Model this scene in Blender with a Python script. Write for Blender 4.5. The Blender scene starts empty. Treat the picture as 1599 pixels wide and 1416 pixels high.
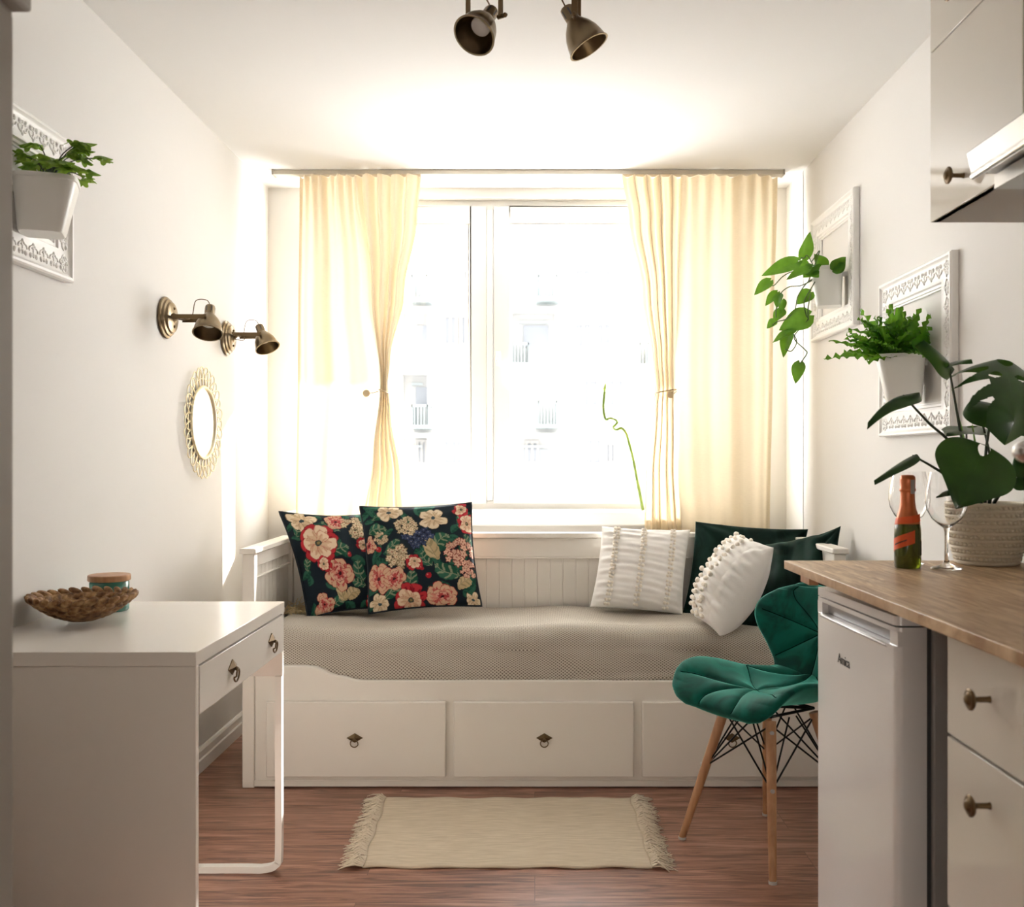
import bpy, bmesh, math, random
import numpy as np
from mathutils import Vector, Matrix, Euler
random.seed(7)
SC = bpy.context.scene
COL = SC.collection
PI = math.pi
F = 1540.0            # focal length in photo pixels (1599 wide)
CX, CY = 835.0, 715.0 # where the room's depth lines meet
H = 1.15              # eye height
# ---------------------------------------------------------------- camera
cam = bpy.data.cameras.new('camera')
cam.sensor_width = 36.0
cam.lens = 36.0*F/1599.0
cam.shift_x = -(CX-799.5)/1599.0
cam.shift_y = (CY-708.0)/1599.0
cam.clip_start = 0.05
cam.clip_end = 300
cam.dof.use_dof = True
cam.dof.focus_distance = 3.3
cam.dof.aperture_fstop = 5.6
camo = bpy.data.objects.new('camera', cam)
camo.location = (0, 0, H)
camo.rotation_euler = (PI/2, 0, 0)
COL.objects.link(camo)
SC.camera = camo
# ---------------------------------------------------------------- sky: bright hazy sky on the sun's side
w = bpy.data.worlds.new('sky')
SC.world = w
w.use_nodes = True
nt = w.node_tree
nt.nodes.clear()
wo = nt.nodes.new('ShaderNodeOutputWorld')
bg = nt.nodes.new('ShaderNodeBackground')
tc = nt.nodes.new('ShaderNodeTexCoord')
sx = nt.nodes.new('ShaderNodeSeparateXYZ')
mr = nt.nodes.new('ShaderNodeMapRange')
mr.inputs['From Min'].default_value = -0.25
mr.inputs['From Max'].default_value = 0.55
mr.inputs['To Min'].default_value = 1.3
mr.inputs['To Max'].default_value = 8.5
mr.interpolation_type = 'SMOOTHSTEP'
nt.links.new(tc.outputs['Generated'], sx.inputs[0])
nt.links.new(sx.outputs['Y'], mr.inputs['Value'])
nt.links.new(mr.outputs[0], bg.inputs['Strength'])
bg.inputs['Color'].default_value = (1.0, 0.985, 0.965, 1)
nt.links.new(bg.outputs[0], wo.inputs[0])
w.cycles.sampling_method = 'AUTOMATIC'
# ---------------------------------------------------------------- low sun through the window
sl = bpy.data.lights.new('sun', 'SUN')
sl.energy = 12.0
sl.angle = math.radians(0.8)
sl.color = (1.0, 0.965, 0.91)
so = bpy.data.objects.new('sun', sl)
so.rotation_euler = Vector((-0.47, -1.0, -0.56)).to_track_quat('-Z', 'Y').to_euler()
so.location = (3, 8, 6)
COL.objects.link(so)
# ---------------------------------------------------------------- unseen fill panel added behind the camera to lift the near end
al = bpy.data.lights.new('fill_light', 'AREA'); al.shape = 'RECTANGLE'; al.size = 1.9; al.size_y = .9
al.energy = 9; al.color = (1.0, .90, .78)
ao = bpy.data.objects.new('fill_light', al); ao.location = (0, -1.8, .62); ao.rotation_euler = (PI/2, 0, 0)
COL.objects.link(ao)
# ---------------------------------------------------------------- exposure
vs = SC.view_settings
vs.view_transform = 'Standard'
vs.look = 'None'
vs.gamma = 1.0
vs.use_curve_mapping = False
vs.exposure = 0.95
# ================================================================ helpers
def P(px, py, Y):
    """photo pixel -> point at distance Y"""
    return Vector(((px-CX)*Y/F, Y, H-(py-CY)*Y/F))
def V(*a): return Vector(a)
ORG = {}
class MB:
    """collects shapes into one mesh, in world coordinates"""
    def __init__(s): s.v = []; s.f = []; s.col = None
    def add(s, vs, fs):
        n = len(s.v); s.v += [Vector(p) for p in vs]; s.f += [tuple(i+n for i in f) for f in fs]; return s
    def box(s, a, b, M=None):
        (x0,y0,z0),(x1,y1,z1) = a, b
        x0,x1 = min(x0,x1),max(x0,x1); y0,y1=min(y0,y1),max(y0,y1); z0,z1=min(z0,z1),max(z0,z1)
        vs = [V(x0,y0,z0),V(x1,y0,z0),V(x1,y1,z0),V(x0,y1,z0),V(x0,y0,z1),V(x1,y0,z1),V(x1,y1,z1),V(x0,y1,z1)]
        if M: vs = [M@p for p in vs]
        return s.add(vs, [(0,3,2,1),(4,5,6,7),(0,1,5,4),(1,2,6,5),(2,3,7,6),(3,0,4,7)])
    def tube(s, pts, r, n=10, closed=False, cap=True, flat=1.0):
        pts = [Vector(p) for p in pts]; m = len(pts)
        rs = r if isinstance(r, (list, tuple)) else [r]*m
        rings = []
        up = None
        for i, p in enumerate(pts):
            if closed: t = pts[(i+1) % m]-pts[i-1]
            else: t = pts[min(i+1, m-1)]-pts[max(i-1, 0)]
            t.normalize()
            if up is None:
                up = V(0,0,1) if abs(t.z) < .9 else V(1,0,0)
            a = t.cross(up)
            if a.length < 1e-6: a = t.cross(V(0,1,0.01))
            a.normalize(); b = a.cross(t); b.normalize(); up = b
            rings.append([p+a*math.cos(2*PI*k/n)*rs[i]+b*math.sin(2*PI*k/n)*rs[i]*flat for k in range(n)])
        vs = [q for r_ in rings for q in r_]; fs = []
        for i in range(m if closed else m-1):
            j = (i+1) % m
            for k in range(n):
                fs.append((i*n+k, i*n+(k+1) % n, j*n+(k+1) % n, j*n+k))
        if not closed and cap:
            fs.append(tuple(range(n))[::-1]); fs.append(tuple((m-1)*n+k for k in range(n)))
        return s.add(vs, fs)
    def lathe(s, prof, M=None, n=32, cap0=True, cap1=True, power=None):
        vs = []; fs = []; m = len(prof)
        for (r, z) in prof:
            for k in range(n):
                a = 2*PI*k/n; c, d = math.cos(a), math.sin(a)
                if power:
                    q = (abs(c)**power+abs(d)**power)**(-1.0/power); c *= q; d *= q
                vs.append(V(r*c, r*d, z))
        if M: vs = [M@p for p in vs]
        for i in range(m-1):
            for k in range(n):
                fs.append((i*n+k, i*n+(k+1) % n, (i+1)*n+(k+1) % n, (i+1)*n+k))
        if cap0 and prof[0][0] > 1e-5: fs.append(tuple(range(n))[::-1])
        if cap1 and prof[-1][0] > 1e-5: fs.append(tuple((m-1)*n+k for k in range(n)))
        return s.add(vs, fs)
    def ball(s, c, rx, ry=None, rz=None, n=12, m=8, R=None):
        ry = ry or rx; rz = rz or rx
        vs = []; fs = []
        for i in range(m+1):
            t = PI*i/m
            for k in range(n):
                a = 2*PI*k/n
                p = V(rx*math.sin(t)*math.cos(a), ry*math.sin(t)*math.sin(a), -rz*math.cos(t))
                if R: p = R@p
                vs.append(p+Vector(c))
        for i in range(m):
            for k in range(n):
                fs.append((i*n+k, i*n+(k+1) % n, (i+1)*n+(k+1) % n, (i+1)*n+k))
        return s.add(vs, fs)
    def prism(s, poly, d, M=None):
        """poly: list of 3D points (planar), extruded by vector d"""
        a = [Vector(p) for p in poly]; b = [p+Vector(d) for p in a]; n = len(a)
        vs = a+b
        if M: vs = [M@p for p in vs]
        fs = [tuple(range(n))[::-1], tuple(range(n, 2*n))]+[(i, (i+1) % n, n+(i+1) % n, n+i) for i in range(n)]
        return s.add(vs, fs)
    def grid(s, fn, nu, nv, wrap=False):
        vs = [fn(i/(nu-1), j/(nv-1)) for j in range(nv) for i in range(nu)]
        fs = [(j*nu+i, j*nu+i+1, (j+1)*nu+i+1, (j+1)*nu+i) for j in range(nv-1) for i in range(nu-1)]
        return s.add(vs, fs)
def link_mesh(name, mb, mat, org=V(0,0,0), smooth=40, bevel=0, merge=True):
    me = bpy.data.meshes.new(name)
    me.from_pydata([p-org for p in mb.v], [], mb.f)
    if mb.col is not None:
        ca = me.color_attributes.new('tint', 'FLOAT_COLOR', 'POINT')
        ca.data.foreach_set('color', np.asarray(mb.col, dtype=np.float32).ravel())
    b = bmesh.new(); b.from_mesh(me)
    if merge and mb.col is None: bmesh.ops.remove_doubles(b, verts=b.verts, dist=1e-6)
    bmesh.ops.recalc_face_normals(b, faces=b.faces)
    for f in b.faces: f.smooth = smooth > 0
    b.to_mesh(me); b.free()
    if smooth: me.set_sharp_from_angle(angle=math.radians(smooth))
    if mat: me.materials.append(mat)
    o = bpy.data.objects.new(name, me); COL.objects.link(o)
    if bevel:
        m = o.modifiers.new('bevel', 'BEVEL'); m.width = bevel; m.segments = 2; m.limit_method = 'ANGLE'; m.angle_limit = math.radians(35)
    return o
def tag(o, label, cat, group=None, kind=None):
    o['label'] = label; o['category'] = cat
    if group: o['group'] = group
    if kind: o['kind'] = kind
    return o
def thing(name, label, cat, loc, group=None):
    o = bpy.data.objects.new(name, None); COL.objects.link(o)
    o.empty_display_size = .05
    o.location = loc; ORG[o.name] = Vector(loc)
    return tag(o, label, cat, group)
def part(name, mb, mat, parent, smooth=40, bevel=0, label=None):
    org = ORG[parent.name]
    o = link_mesh(name, mb, mat, org, smooth, bevel)
    o.parent = parent; ORG[o.name] = org
    if label: o['label'] = label
    return o
def solo(name, mb, mat, label, cat, org, group=None, smooth=40, bevel=0, kind=None):
    o = link_mesh(name, mb, mat, Vector(org), smooth, bevel); o.location = org; ORG[o.name] = Vector(org)
    return tag(o, label, cat, group, kind)
def struct(name, mb, mat, smooth=0, bevel=0, label=None):
    o = link_mesh(name, mb, mat, V(0,0,0), smooth, bevel); o['kind'] = 'structure'; ORG[o.name] = V(0,0,0)
    if label: o['label'] = label
    return o
def frameM(o, x, y, z):
    """matrix with the given axes and origin"""
    M = Matrix.Identity(4)
    for i, a in enumerate((x, y, z)):
        for k in range(3): M[k][i] = a[k]
    for k in range(3): M[k][3] = o[k]
    return M
def dirM(o, d):
    d = Vector(d).normalized(); u = V(0,0,1) if abs(d.z) < .95 else V(0,1,0)
    x = u.cross(d).normalized(); y = d.cross(x)
    return frameM(o, x, y, d)
def lerp(a, b, t): return a+(b-a)*t
def interp(keys, t):
    if t <= keys[0][0]: return keys[0][1]
    for (a, x), (b, y) in zip(keys, keys[1:]):
        if t <= b:
            u = (t-a)/(b-a); u = u*u*(3-2*u); return x+(y-x)*u
    return keys[-1][1]
def catmull(pts, n=8, closed=False):
    pts = [Vector(p) for p in pts]; out = []; m = len(pts)
    for i in range(m if closed else m-1):
        g = (lambda k: pts[k % m]) if closed else (lambda k: pts[max(0, min(m-1, k))])
        p0, p1, p2, p3 = g(i-1), g(i), g(i+1), g(i+2)
        for k in range(n):
            t = k/n
            out.append(.5*((2*p1)+(p2-p0)*t+(2*p0-5*p1+4*p2-p3)*t*t+(3*p1-p0-3*p2+p3)*t**3))
    if not closed: out.append(pts[-1])
    return out
# ================================================================ materials
MATS = {}
def mat(name, color, rough=.5, metal=0, spec=.5, **k):
    m = bpy.data.materials.new(name); m.use_nodes = True; t = m.node_tree
    b = t.nodes['Principled BSDF']
    b.inputs['Base Color'].default_value = (*color, 1)
    b.inputs['Roughness'].default_value = rough
    b.inputs['Metallic'].default_value = metal
    b.inputs['Specular IOR Level'].default_value = spec
    for key, val in k.items():
        b.inputs[key.replace('_', ' ')].default_value = val
    MATS[name] = m
    return m
def nodes(m): return m.node_tree, m.node_tree.nodes, m.node_tree.links, m.node_tree.nodes['Principled BSDF']
def coord(m, scale=(1,1,1), rot=(0,0,0), kind='Object'):
    t, n, l, b = nodes(m)
    c = n.new('ShaderNodeTexCoord'); mp = n.new('ShaderNodeMapping')
    mp.inputs['Scale'].default_value = scale; mp.inputs['Rotation'].default_value = rot
    l.new(c.outputs[kind], mp.inputs[0]); return mp.outputs[0]
def noise(m, vec, scale=5, detail=4, rough=.5, dist=0):
    t, n, l, b = nodes(m); q = n.new('ShaderNodeTexNoise')
    q.inputs['Scale'].default_value = scale; q.inputs['Detail'].default_value = detail
    q.inputs['Roughness'].default_value = rough; q.inputs['Distortion'].default_value = dist
    l.new(vec, q.inputs['Vector']); return q.outputs['Fac']
def ramp(m, fac, stops):
    t, n, l, b = nodes(m); r = n.new('ShaderNodeValToRGB'); e = r.color_ramp.elements
    while len(e) < len(stops): e.new(.5)
    for i, (p, c) in enumerate(stops):
        e[i].position = p; e[i].color = (*c, 1)
    l.new(fac, r.inputs[0]); return r.outputs[0]
def bump(m, h, strength=.3, dist=.01):
    t, n, l, b = nodes(m); q = n.new('ShaderNodeBump')
    q.inputs['Strength'].default_value = strength; q.inputs['Distance'].default_value = dist
    l.new(h, q.inputs['Height']); l.new(q.outputs[0], b.inputs['Normal']); return q
def mix(m, fac, a, b_, mode='MIX'):
    t, n, l, b = nodes(m); q = n.new('ShaderNodeMix'); q.data_type = 'RGBA'; q.blend_type = mode
    for s, v in ((0, fac), (6, a), (7, b_)):
        if isinstance(v, (int, float)): q.inputs[s].default_value = v
        elif isinstance(v, tuple): q.inputs[s].default_value = (*v, 1)
        else: l.new(v, q.inputs[s])
    return q.outputs[2]
def math_(m, op, a, b_=None):
    t, n, l, b = nodes(m); q = n.new('ShaderNodeMath'); q.operation = op
    for s, v in ((0, a), (1, b_)):
        if v is None: continue
        if isinstance(v, (int, float)): q.inputs[s].default_value = v
        else: l.new(v, q.inputs[s])
    return q.outputs[0]

wall_m = mat('wall_paint', (.775,.757,.73), .75, spec=.2)
c = coord(wall_m); bump(wall_m, noise(wall_m, c, 9, 5), .12, .01)
ceil_m = mat('ceiling_paint', (.81,.80,.78), .85, spec=.15)
white = mat('white_foil', (.84,.80,.74), .22)
bedw = mat('white_lacquer', (.87,.83,.76), .38)
c = coord(bedw, (1,1,8)); bump(bedw, noise(bedw, c, 30, 3), .03, .002)
trimw = mat('white_trim', (.88,.87,.84), .4)
upvc = mat('window_plastic', (.92,.92,.91), .3)
plaster = mat('frame_white', (.90,.89,.87), .42)
potw = mat('white_plastic', (.85,.85,.82), .35)
gloss = mat('cream_gloss', (.77,.73,.65), .06, spec=.7)
wardm = mat('grey_wardrobe', (.31,.285,.25), .55)
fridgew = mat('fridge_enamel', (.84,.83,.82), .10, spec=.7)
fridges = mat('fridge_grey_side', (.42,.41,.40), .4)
gasket = mat('dark_gasket', (.07,.07,.075), .5)
brass = mat('antique_brass', (.25,.195,.125), .28, 1)
dbrass = mat('dark_brass', (.16,.11,.06), .42, 1)
gold = mat('pale_gold', (.86,.77,.55), .3, .7)
chrome = mat('chrome', (.8,.8,.8), .12, 1)
steel = mat('brushed_steel', (.52,.51,.49), .33, .9)
c = coord(steel, (1,60,60)); bump(steel, noise(steel, c, 6, 3), .08, .001)
blackm = mat('black_wire', (.012,.012,.012), .35, .6)
soil = mat('soil', (.05,.03,.02), .9)
mirror = mat('mirror_glass', (.95,.95,.95), .01, 1)
bulbm = mat('frosted_bulb', (.75,.75,.74), .4)
inkm = mat('dark_ink', (.03,.03,.03), .5)
glass = bpy.data.materials.new('window_glass'); glass.use_nodes = True
_t = glass.node_tree; _t.nodes.clear()
_o = _t.nodes.new('ShaderNodeOutputMaterial'); _m = _t.nodes.new('ShaderNodeMixShader'); _tr = _t.nodes.new('ShaderNodeBsdfTransparent')
_gl = _t.nodes.new('ShaderNodeBsdfGlossy'); _gl.inputs['Roughness'].default_value = .02; _m.inputs[0].default_value = .05
_t.links.new(_tr.outputs[0], _m.inputs[1]); _t.links.new(_gl.outputs[0], _m.inputs[2]); _t.links.new(_m.outputs[0], _o.inputs[0])
clear = mat('clear_glass', (1,1,1), .0, IOR=1.45, Transmission_Weight=1.0)
# floor planks
floor_m = mat('red_brown_laminate', (.3,.15,.1), .33, spec=.45)
t_, n_, l_, b_ = nodes(floor_m)
c = coord(floor_m)
br = n_.new('ShaderNodeTexBrick'); br.offset = .37; br.inputs['Scale'].default_value = 1.0
br.inputs['Brick Width'].default_value = 1.25; br.inputs['Row Height'].default_value = .17
br.inputs['Mortar Size'].default_value = .0012; br.inputs['Mortar Smooth'].default_value = .6
br.inputs['Color1'].default_value = (0,0,0,1); br.inputs['Color2'].default_value = (1,1,1,1); br.inputs['Mortar'].default_value = (.5,.5,.5,1)
l_.new(c, br.inputs['Vector'])
va = n_.new('ShaderNodeVectorMath'); va.operation = 'MULTIPLY_ADD'; l_.new(br.outputs['Color'], va.inputs[0])
va.inputs[1].default_value = (3.1,1.7,2.3); l_.new(c, va.inputs[2])
mp = n_.new('ShaderNodeMapping'); mp.inputs['Scale'].default_value = (1.6,22,1); l_.new(va.outputs[0], mp.inputs[0])
g1 = noise(floor_m, mp.outputs[0], 2.2, 7, .62, 1.3)
mp2 = n_.new('ShaderNodeMapping'); mp2.inputs['Scale'].default_value = (5,120,1); l_.new(va.outputs[0], mp2.inputs[0])
g2 = noise(floor_m, mp2.outputs[0], 2, 3, .5)
colr = ramp(floor_m, g1, [(.32,(.075,.028,.018)),(.43,(.20,.083,.051)),(.54,(.37,.17,.108)),(.70,(.56,.31,.215))])
colr = mix(floor_m, math_(floor_m, 'MULTIPLY', g2, .35), colr, (.12,.05,.03))
colr = mix(floor_m, math_(floor_m, 'MULTIPLY', br.outputs['Color'], .22), colr, (.42,.24,.17))
colr = mix(floor_m, math_(floor_m, 'MULTIPLY', br.outputs['Fac'], .75), colr, (.06,.025,.018))
l_.new(colr, b_.inputs['Base Color'])
bump(floor_m, g2, .06, .002)
# worktop oak
oak = mat('oak_worktop', (.5,.33,.18), .42)
t_, n_, l_, b_ = nodes(oak)
c = coord(oak)
br = n_.new('ShaderNodeTexBrick'); br.offset = .4; br.inputs['Scale'].default_value = 1.0
br.inputs['Brick Width'].default_value = .42; br.inputs['Row Height'].default_value = .045; br.inputs['Mortar Size'].default_value = 0.0
br.inputs['Color1'].default_value = (0,0,0,1); br.inputs['Color2'].default_value = (1,1,1,1)
rm = n_.new('ShaderNodeMapping'); rm.inputs['Rotation'].default_value = (0,0,PI/2); l_.new(c, rm.inputs[0]); l_.new(rm.outputs[0], br.inputs['Vector'])
va = n_.new('ShaderNodeVectorMath'); va.operation = 'MULTIPLY_ADD'; l_.new(br.outputs['Color'], va.inputs[0]); va.inputs[1].default_value = (2.1,3.7,1.3); l_.new(rm.outputs[0], va.inputs[2])
mp = n_.new('ShaderNodeMapping'); mp.inputs['Scale'].default_value = (3,30,3); l_.new(va.outputs[0], mp.inputs[0])
g1 = noise(oak, mp.outputs[0], 2.5, 6, .6, .8)
colr = ramp(oak, g1, [(.36,(.40,.23,.115)),(.5,(.64,.44,.25)),(.64,(.85,.66,.43))])
colr = mix(oak, math_(oak, 'MULTIPLY', br.outputs['Color'], .62), colr, (.36,.215,.115))
l_.new(colr, b_.inputs['Base Color']); bump(oak, g1, .05, .002)
wood = mat('beech_leg', (.48,.25,.12), .4)
c = coord(wood, (30,30,2)); l_ = wood.node_tree.links
l_.new(ramp(wood, noise(wood, c, 2, 4), [(.3,(.40,.19,.09)),(.7,(.56,.31,.16))]), nodes(wood)[3].inputs['Base Color'])
# curtain cloth, lets light through
def cloth(name, colr, trans, tw=.45, sc=1.0):
    m = bpy.data.materials.new(name); m.use_nodes = True; t = m.node_tree; t.nodes.clear(); n = t.nodes; l = t.links
    o = n.new('ShaderNodeOutputMaterial'); mx = n.new('ShaderNodeMixShader'); d = n.new('ShaderNodeBsdfDiffuse'); tr = n.new('ShaderNodeBsdfTranslucent')
    d.inputs['Color'].default_value = (*colr,1); tr.inputs['Color'].default_value = (*trans,1); mx.inputs[0].default_value = tw
    c = n.new('ShaderNodeTexCoord'); mp = n.new('ShaderNodeMapping'); mp.inputs['Scale'].default_value = (60*sc,60*sc,420*sc)
    q = n.new('ShaderNodeTexNoise'); q.inputs['Scale'].default_value = 1; q.inputs['Detail'].default_value = 3
    l.new(c.outputs['Object'], mp.inputs[0]); l.new(mp.outputs[0], q.inputs[0])
    r = n.new('ShaderNodeValToRGB'); r.color_ramp.elements[0].color = tuple(x*.86 for x in trans)+(1,); r.color_ramp.elements[1].color = (*trans,1)
    r.color_ramp.elements[0].position = .35; r.color_ramp.elements[1].position = .6
    l.new(q.outputs[0], r.inputs[0]); l.new(r.outputs[0], tr.inputs['Color'])
    bp = n.new('ShaderNodeBump'); bp.inputs['Strength'].default_value = .15; bp.inputs['Distance'].default_value = .002
    l.new(q.outputs[0], bp.inputs['Height']); l.new(bp.outputs[0], d.inputs['Normal'])
    l.new(d.outputs[0], mx.inputs[1]); l.new(tr.outputs[0], mx.inputs[2]); l.new(mx.outputs[0], o.inputs[0])
    return m
curt = cloth('cream_curtain', (.80,.70,.53), (.68,.575,.415), .30)
# bedspread weave
spread = mat('grey_beige_weave', (.5,.45,.38), .9, spec=.1)
t_, n_, l_, b_ = nodes(spread)
c = coord(spread, (1,1,1), (0,0,PI/4))
cc = n_.new('ShaderNodeTexCoord'); sp = n_.new('ShaderNodeSeparateXYZ'); l_.new(cc.outputs['Object'], sp.inputs[0])
q1 = math_(spread, 'MULTIPLY', math_(spread, 'ADD', sp.outputs['Y'], sp.outputs['Z']), 1.35)   # runs on over the front edge
w1 = math_(spread, 'SINE', math_(spread, 'MULTIPLY', math_(spread, 'ADD', sp.outputs['X'], q1), 235.0))
w2 = math_(spread, 'SINE', math_(spread, 'MULTIPLY', math_(spread, 'SUBTRACT', sp.outputs['X'], q1), 235.0))
wv = math_(spread, 'SUBTRACT', 1.0, math_(spread, 'MULTIPLY', math_(spread, 'ABSOLUTE', w1), math_(spread, 'ABSOLUTE', w2)))
nz = noise(spread, coord(spread, (30,400,400)), 1, 3)
colr = ramp(spread, wv, [(.15,(.15,.12,.098)),(.5,(.44,.395,.335)),(.85,(.70,.65,.57))])
colr = mix(spread, math_(spread, 'MULTIPLY', nz, .3), colr, (.62,.57,.49))
l_.new(colr, b_.inputs['Base Color']); bump(spread, wv, .3, .003)
straw = mat('straw_fringe', (.74,.58,.33), .8)
rugm = mat('cream_rug', (.70,.60,.46), .95, spec=.1)
t_, n_, l_, b_ = nodes(rugm)
c = coord(rugm); ws = n_.new('ShaderNodeTexWave'); ws.bands_direction = 'Y'; ws.inputs['Scale'].default_value = 60; ws.inputs['Distortion'].default_value = .6; ws.inputs['Detail'].default_value = 2
l_.new(c, ws.inputs['Vector'])
nz = noise(rugm, coord(rugm, (6,60,1)), 2, 4)
l_.new(ramp(rugm, nz, [(.3,(.62,.52,.385)),(.7,(.76,.655,.51))]), b_.inputs['Base Color']); bump(rugm, ws.outputs['Fac'], .5, .004)
fringem = mat('rug_fringe', (.78,.68,.54), .9, spec=.1)
def fabric(name, colr, rough=.9, sc=500, sheen=.3, strength=.25):
    m = mat(name, colr, rough, spec=.2, Sheen_Weight=sheen)
    bump(m, noise(m, coord(m), sc, 2), strength, .002); return m
def velvet(name, c0, c1, sheencol, sw=1.0):
    m = mat(name, c0, .75, spec=.15, Sheen_Weight=sw, Sheen_Roughness=.35)
    t, n, l, b = nodes(m); b.inputs['Sheen Tint'].default_value = (*sheencol,1)
    nz = noise(m, coord(m), 11, 3, .55, .8)
    l.new(ramp(m, nz, [(.38,c0),(.62,c1)]), b.inputs['Base Color'])
    bump(m, noise(m, coord(m), 700, 2), .15, .001)
    return m
green_v = velvet('emerald_velvet', (.000,.040,.030), (.000,.095,.068), (.25,1.0,.8), .8)
dark_v = velvet('bottle_green_velvet', (.003,.013,.010), (.008,.030,.023), (.2,.5,.4), .25)
cotton = fabric('white_cotton', (.93,.91,.88), .85, 300)
pomp = fabric('cream_pompom', (.92,.86,.76), .95, 400)
navy = fabric('navy_piping', (.012,.02,.028), .8)
floral = mat('floral_print', (1,1,1), .85, spec=.15)
t_, n_, l_, b_ = nodes(floral)
at = n_.new('ShaderNodeAttribute'); at.attribute_name = 'tint'; l_.new(at.outputs['Color'], b_.inputs['Base Color'])
bump(floral, noise(floral, coord(floral), 500, 2), .15, .002)
def leafmat(name, dark, light, rough=.35, trans=.25, sc=18):
    m = mat(name, dark, rough, spec=.4)
    t, n, l, b = nodes(m)
    nz = noise(m, coord(m), sc, 3)
    cr = ramp(m, nz, [(.35,dark),(.65,light)])
    l.new(cr, b.inputs['Base Color'])
    tr = n.new('ShaderNodeBsdfTranslucent'); mx = n.new('ShaderNodeMixShader'); mx.inputs[0].default_value = trans
    mcol = mix(m, .5, cr, (.25,.45,.03)); l.new(mcol, tr.inputs['Color'])
    out = [x for x in n if x.type == 'OUTPUT_MATERIAL'][0]
    l.new(b.outputs[0], mx.inputs[1]); l.new(tr.outputs[0], mx.inputs[2]); l.new(mx.outputs[0], out.inputs[0])
    return m
pothos = leafmat('pothos_leaf', (.03,.13,.010), (.08,.25,.02), .28, .4)
fernm = leafmat('fern_leaf', (.035,.15,.008), (.10,.32,.02), .35, .4)
herb = leafmat('herb_leaf', (.13,.27,.03), (.32,.45,.08), .5, .45)
monst = leafmat('monstera_leaf', (.008,.040,.010), (.016,.065,.014), .3, .12)
bamboo = leafmat('bamboo_stem', (.12,.2,.03), (.28,.36,.08), .4, .2)
stemm = mat('green_stem', (.06,.12,.03), .45)
stemd = mat('dark_stem', (.035,.05,.025), .45)
# ================================================================ the room
XL, XR, YB, ZC = -1.235, 1.17, 4.57, 2.40
Y0 = -1.9
WX0, WX1, WZ0, WZ1 = -1.08, .93, .905, 2.36     # window opening
YW = 4.64
struct('floor', MB().box((XL-.1,Y0-.1,-.1),(XR+.1,YB+.25,0)), floor_m)
struct('ceiling', MB().box((XL-.1,Y0-.1,ZC),(XR+.1,YB+.25,ZC+.1)), ceil_m)
struct('wall_left', MB().box((XL-.1,Y0-.1,0),(XL,YB+.25,ZC)), wall_m)
struct('wall_right', MB().box((XR,Y0-.1,0),(XR+.1,YB+.25,ZC)), wall_m)
struct('wall_rear', MB().box((XL,Y0-.1,0),(XR,Y0,ZC)), wall_m)
mb = MB()
mb.box((XL,YB,0),(WX0,YB+.25,ZC)); mb.box((WX1,YB,0),(XR,YB+.25,ZC)); mb.box((WX0,YB,0),(WX1,YB+.25,WZ0-.06)); mb.box((WX0,YB,WZ1),(WX1,YB+.25,ZC))
struct('wall_back', mb, wall_m)
# thin paler strip on the right wall, up to the back corner
struct('trim_1', MB().box((XR-.004,4.29,0),(XR,YB,ZC)), trimw, label='thin white strip in the right corner beside the window')
# skirting boards
def skirt(name, pts_x, dirx):
    mb = MB(); x = pts_x
    prof = [(0,0),(.016,0),(.016,.045),(.012,.05),(.012,.075),(.006,.085),(0,.085)]
    ya, yb = Y0, YB
    mb.prism([V(x+dirx*a, ya, z) for a, z in prof], (0, yb-ya, 0)); struct(name, mb, trimw)
skirt('baseboard_left', XL, 1); skirt('baseboard_right', XR, -1)
struct('baseboard_back', MB().box((XL+.02,YB-.015,0),(XR-.02,YB,.08)), trimw)
# window: fixed outer frame, two sashes with panes, handle
fr = MB()
fw = .045
for a, b in (((WX0,WZ0),(WX0+fw,WZ1)),((WX1-fw,WZ0),(WX1,WZ1)),((WX0+fw,WZ0),(WX1-fw,WZ0+fw)),((WX0+fw,WZ1-fw),(WX1-fw,WZ1))):
    fr.box((a[0],YW,a[1]),(b[0],YW+.08,b[1]))
win = struct('window_1', fr, upvc, bevel=.004)
XM = -.21
part('mullion', MB().box((XM-.014,YW-.022,WZ0+fw),(XM+.014,YW+.07,WZ1-fw)), upvc, win, bevel=.004)
def sash(x0, x1):
    z0, z1 = WZ0+.03, WZ1-.03; w_ = .075
    m = MB()
    for a, b in (((x0,z0),(x0+w_,z1)),((x1-w_,z0),(x1,z1)),((x0+w_,z0),(x1-w_,z0+w_+.02)),((x0+w_,z1-w_),(x1-w_,z1))):
        m.box((a[0],YW-.015,a[1]),(b[0],YW+.055,b[1]))
    # glazing bead step
    q = x0+w_, x1-w_, z0+w_+.02, z1-w_; s = .012
    for a, b in (((q[0],q[2]),(q[0]+s,q[3])),((q[1]-s,q[2]),(q[1],q[3])),((q[0]+s,q[2]),(q[1]-s,q[2]+s)),((q[0]+s,q[3]-s),(q[1]-s,q[3]))):
        m.box((a[0],YW+.002,a[1]),(b[0],YW+.05,b[1]))
    o = part('sash', m, upvc, win, bevel=.003)
    part('pane', MB().box((q[0]+s,YW+.022,q[2]+s),(q[1]-s,YW+.028,q[3]-s)), glass, o, smooth=0)
    return o
sash(WX0+.03, XM-.016); s2 = sash(XM+.016, WX1-.03)
h = MB(); hc = P(778, 560, YW-.02)
h.box((hc.x-.014,YW-.027,hc.z-.035),(hc.x+.014,YW-.015,hc.z+.035)); h.box((hc.x-.009,YW-.055,hc.z-.01),(hc.x+.009,YW-.027,hc.z+.01))
h.tube([(hc.x,YW-.05,hc.z),(hc.x+.03,YW-.052,hc.z-.07),(hc.x+.055,YW-.05,hc.z-.125)], [.010,.009,.008], 10, flat=.7)
part('window_handle', h, upvc, s2, bevel=.002)
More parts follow.
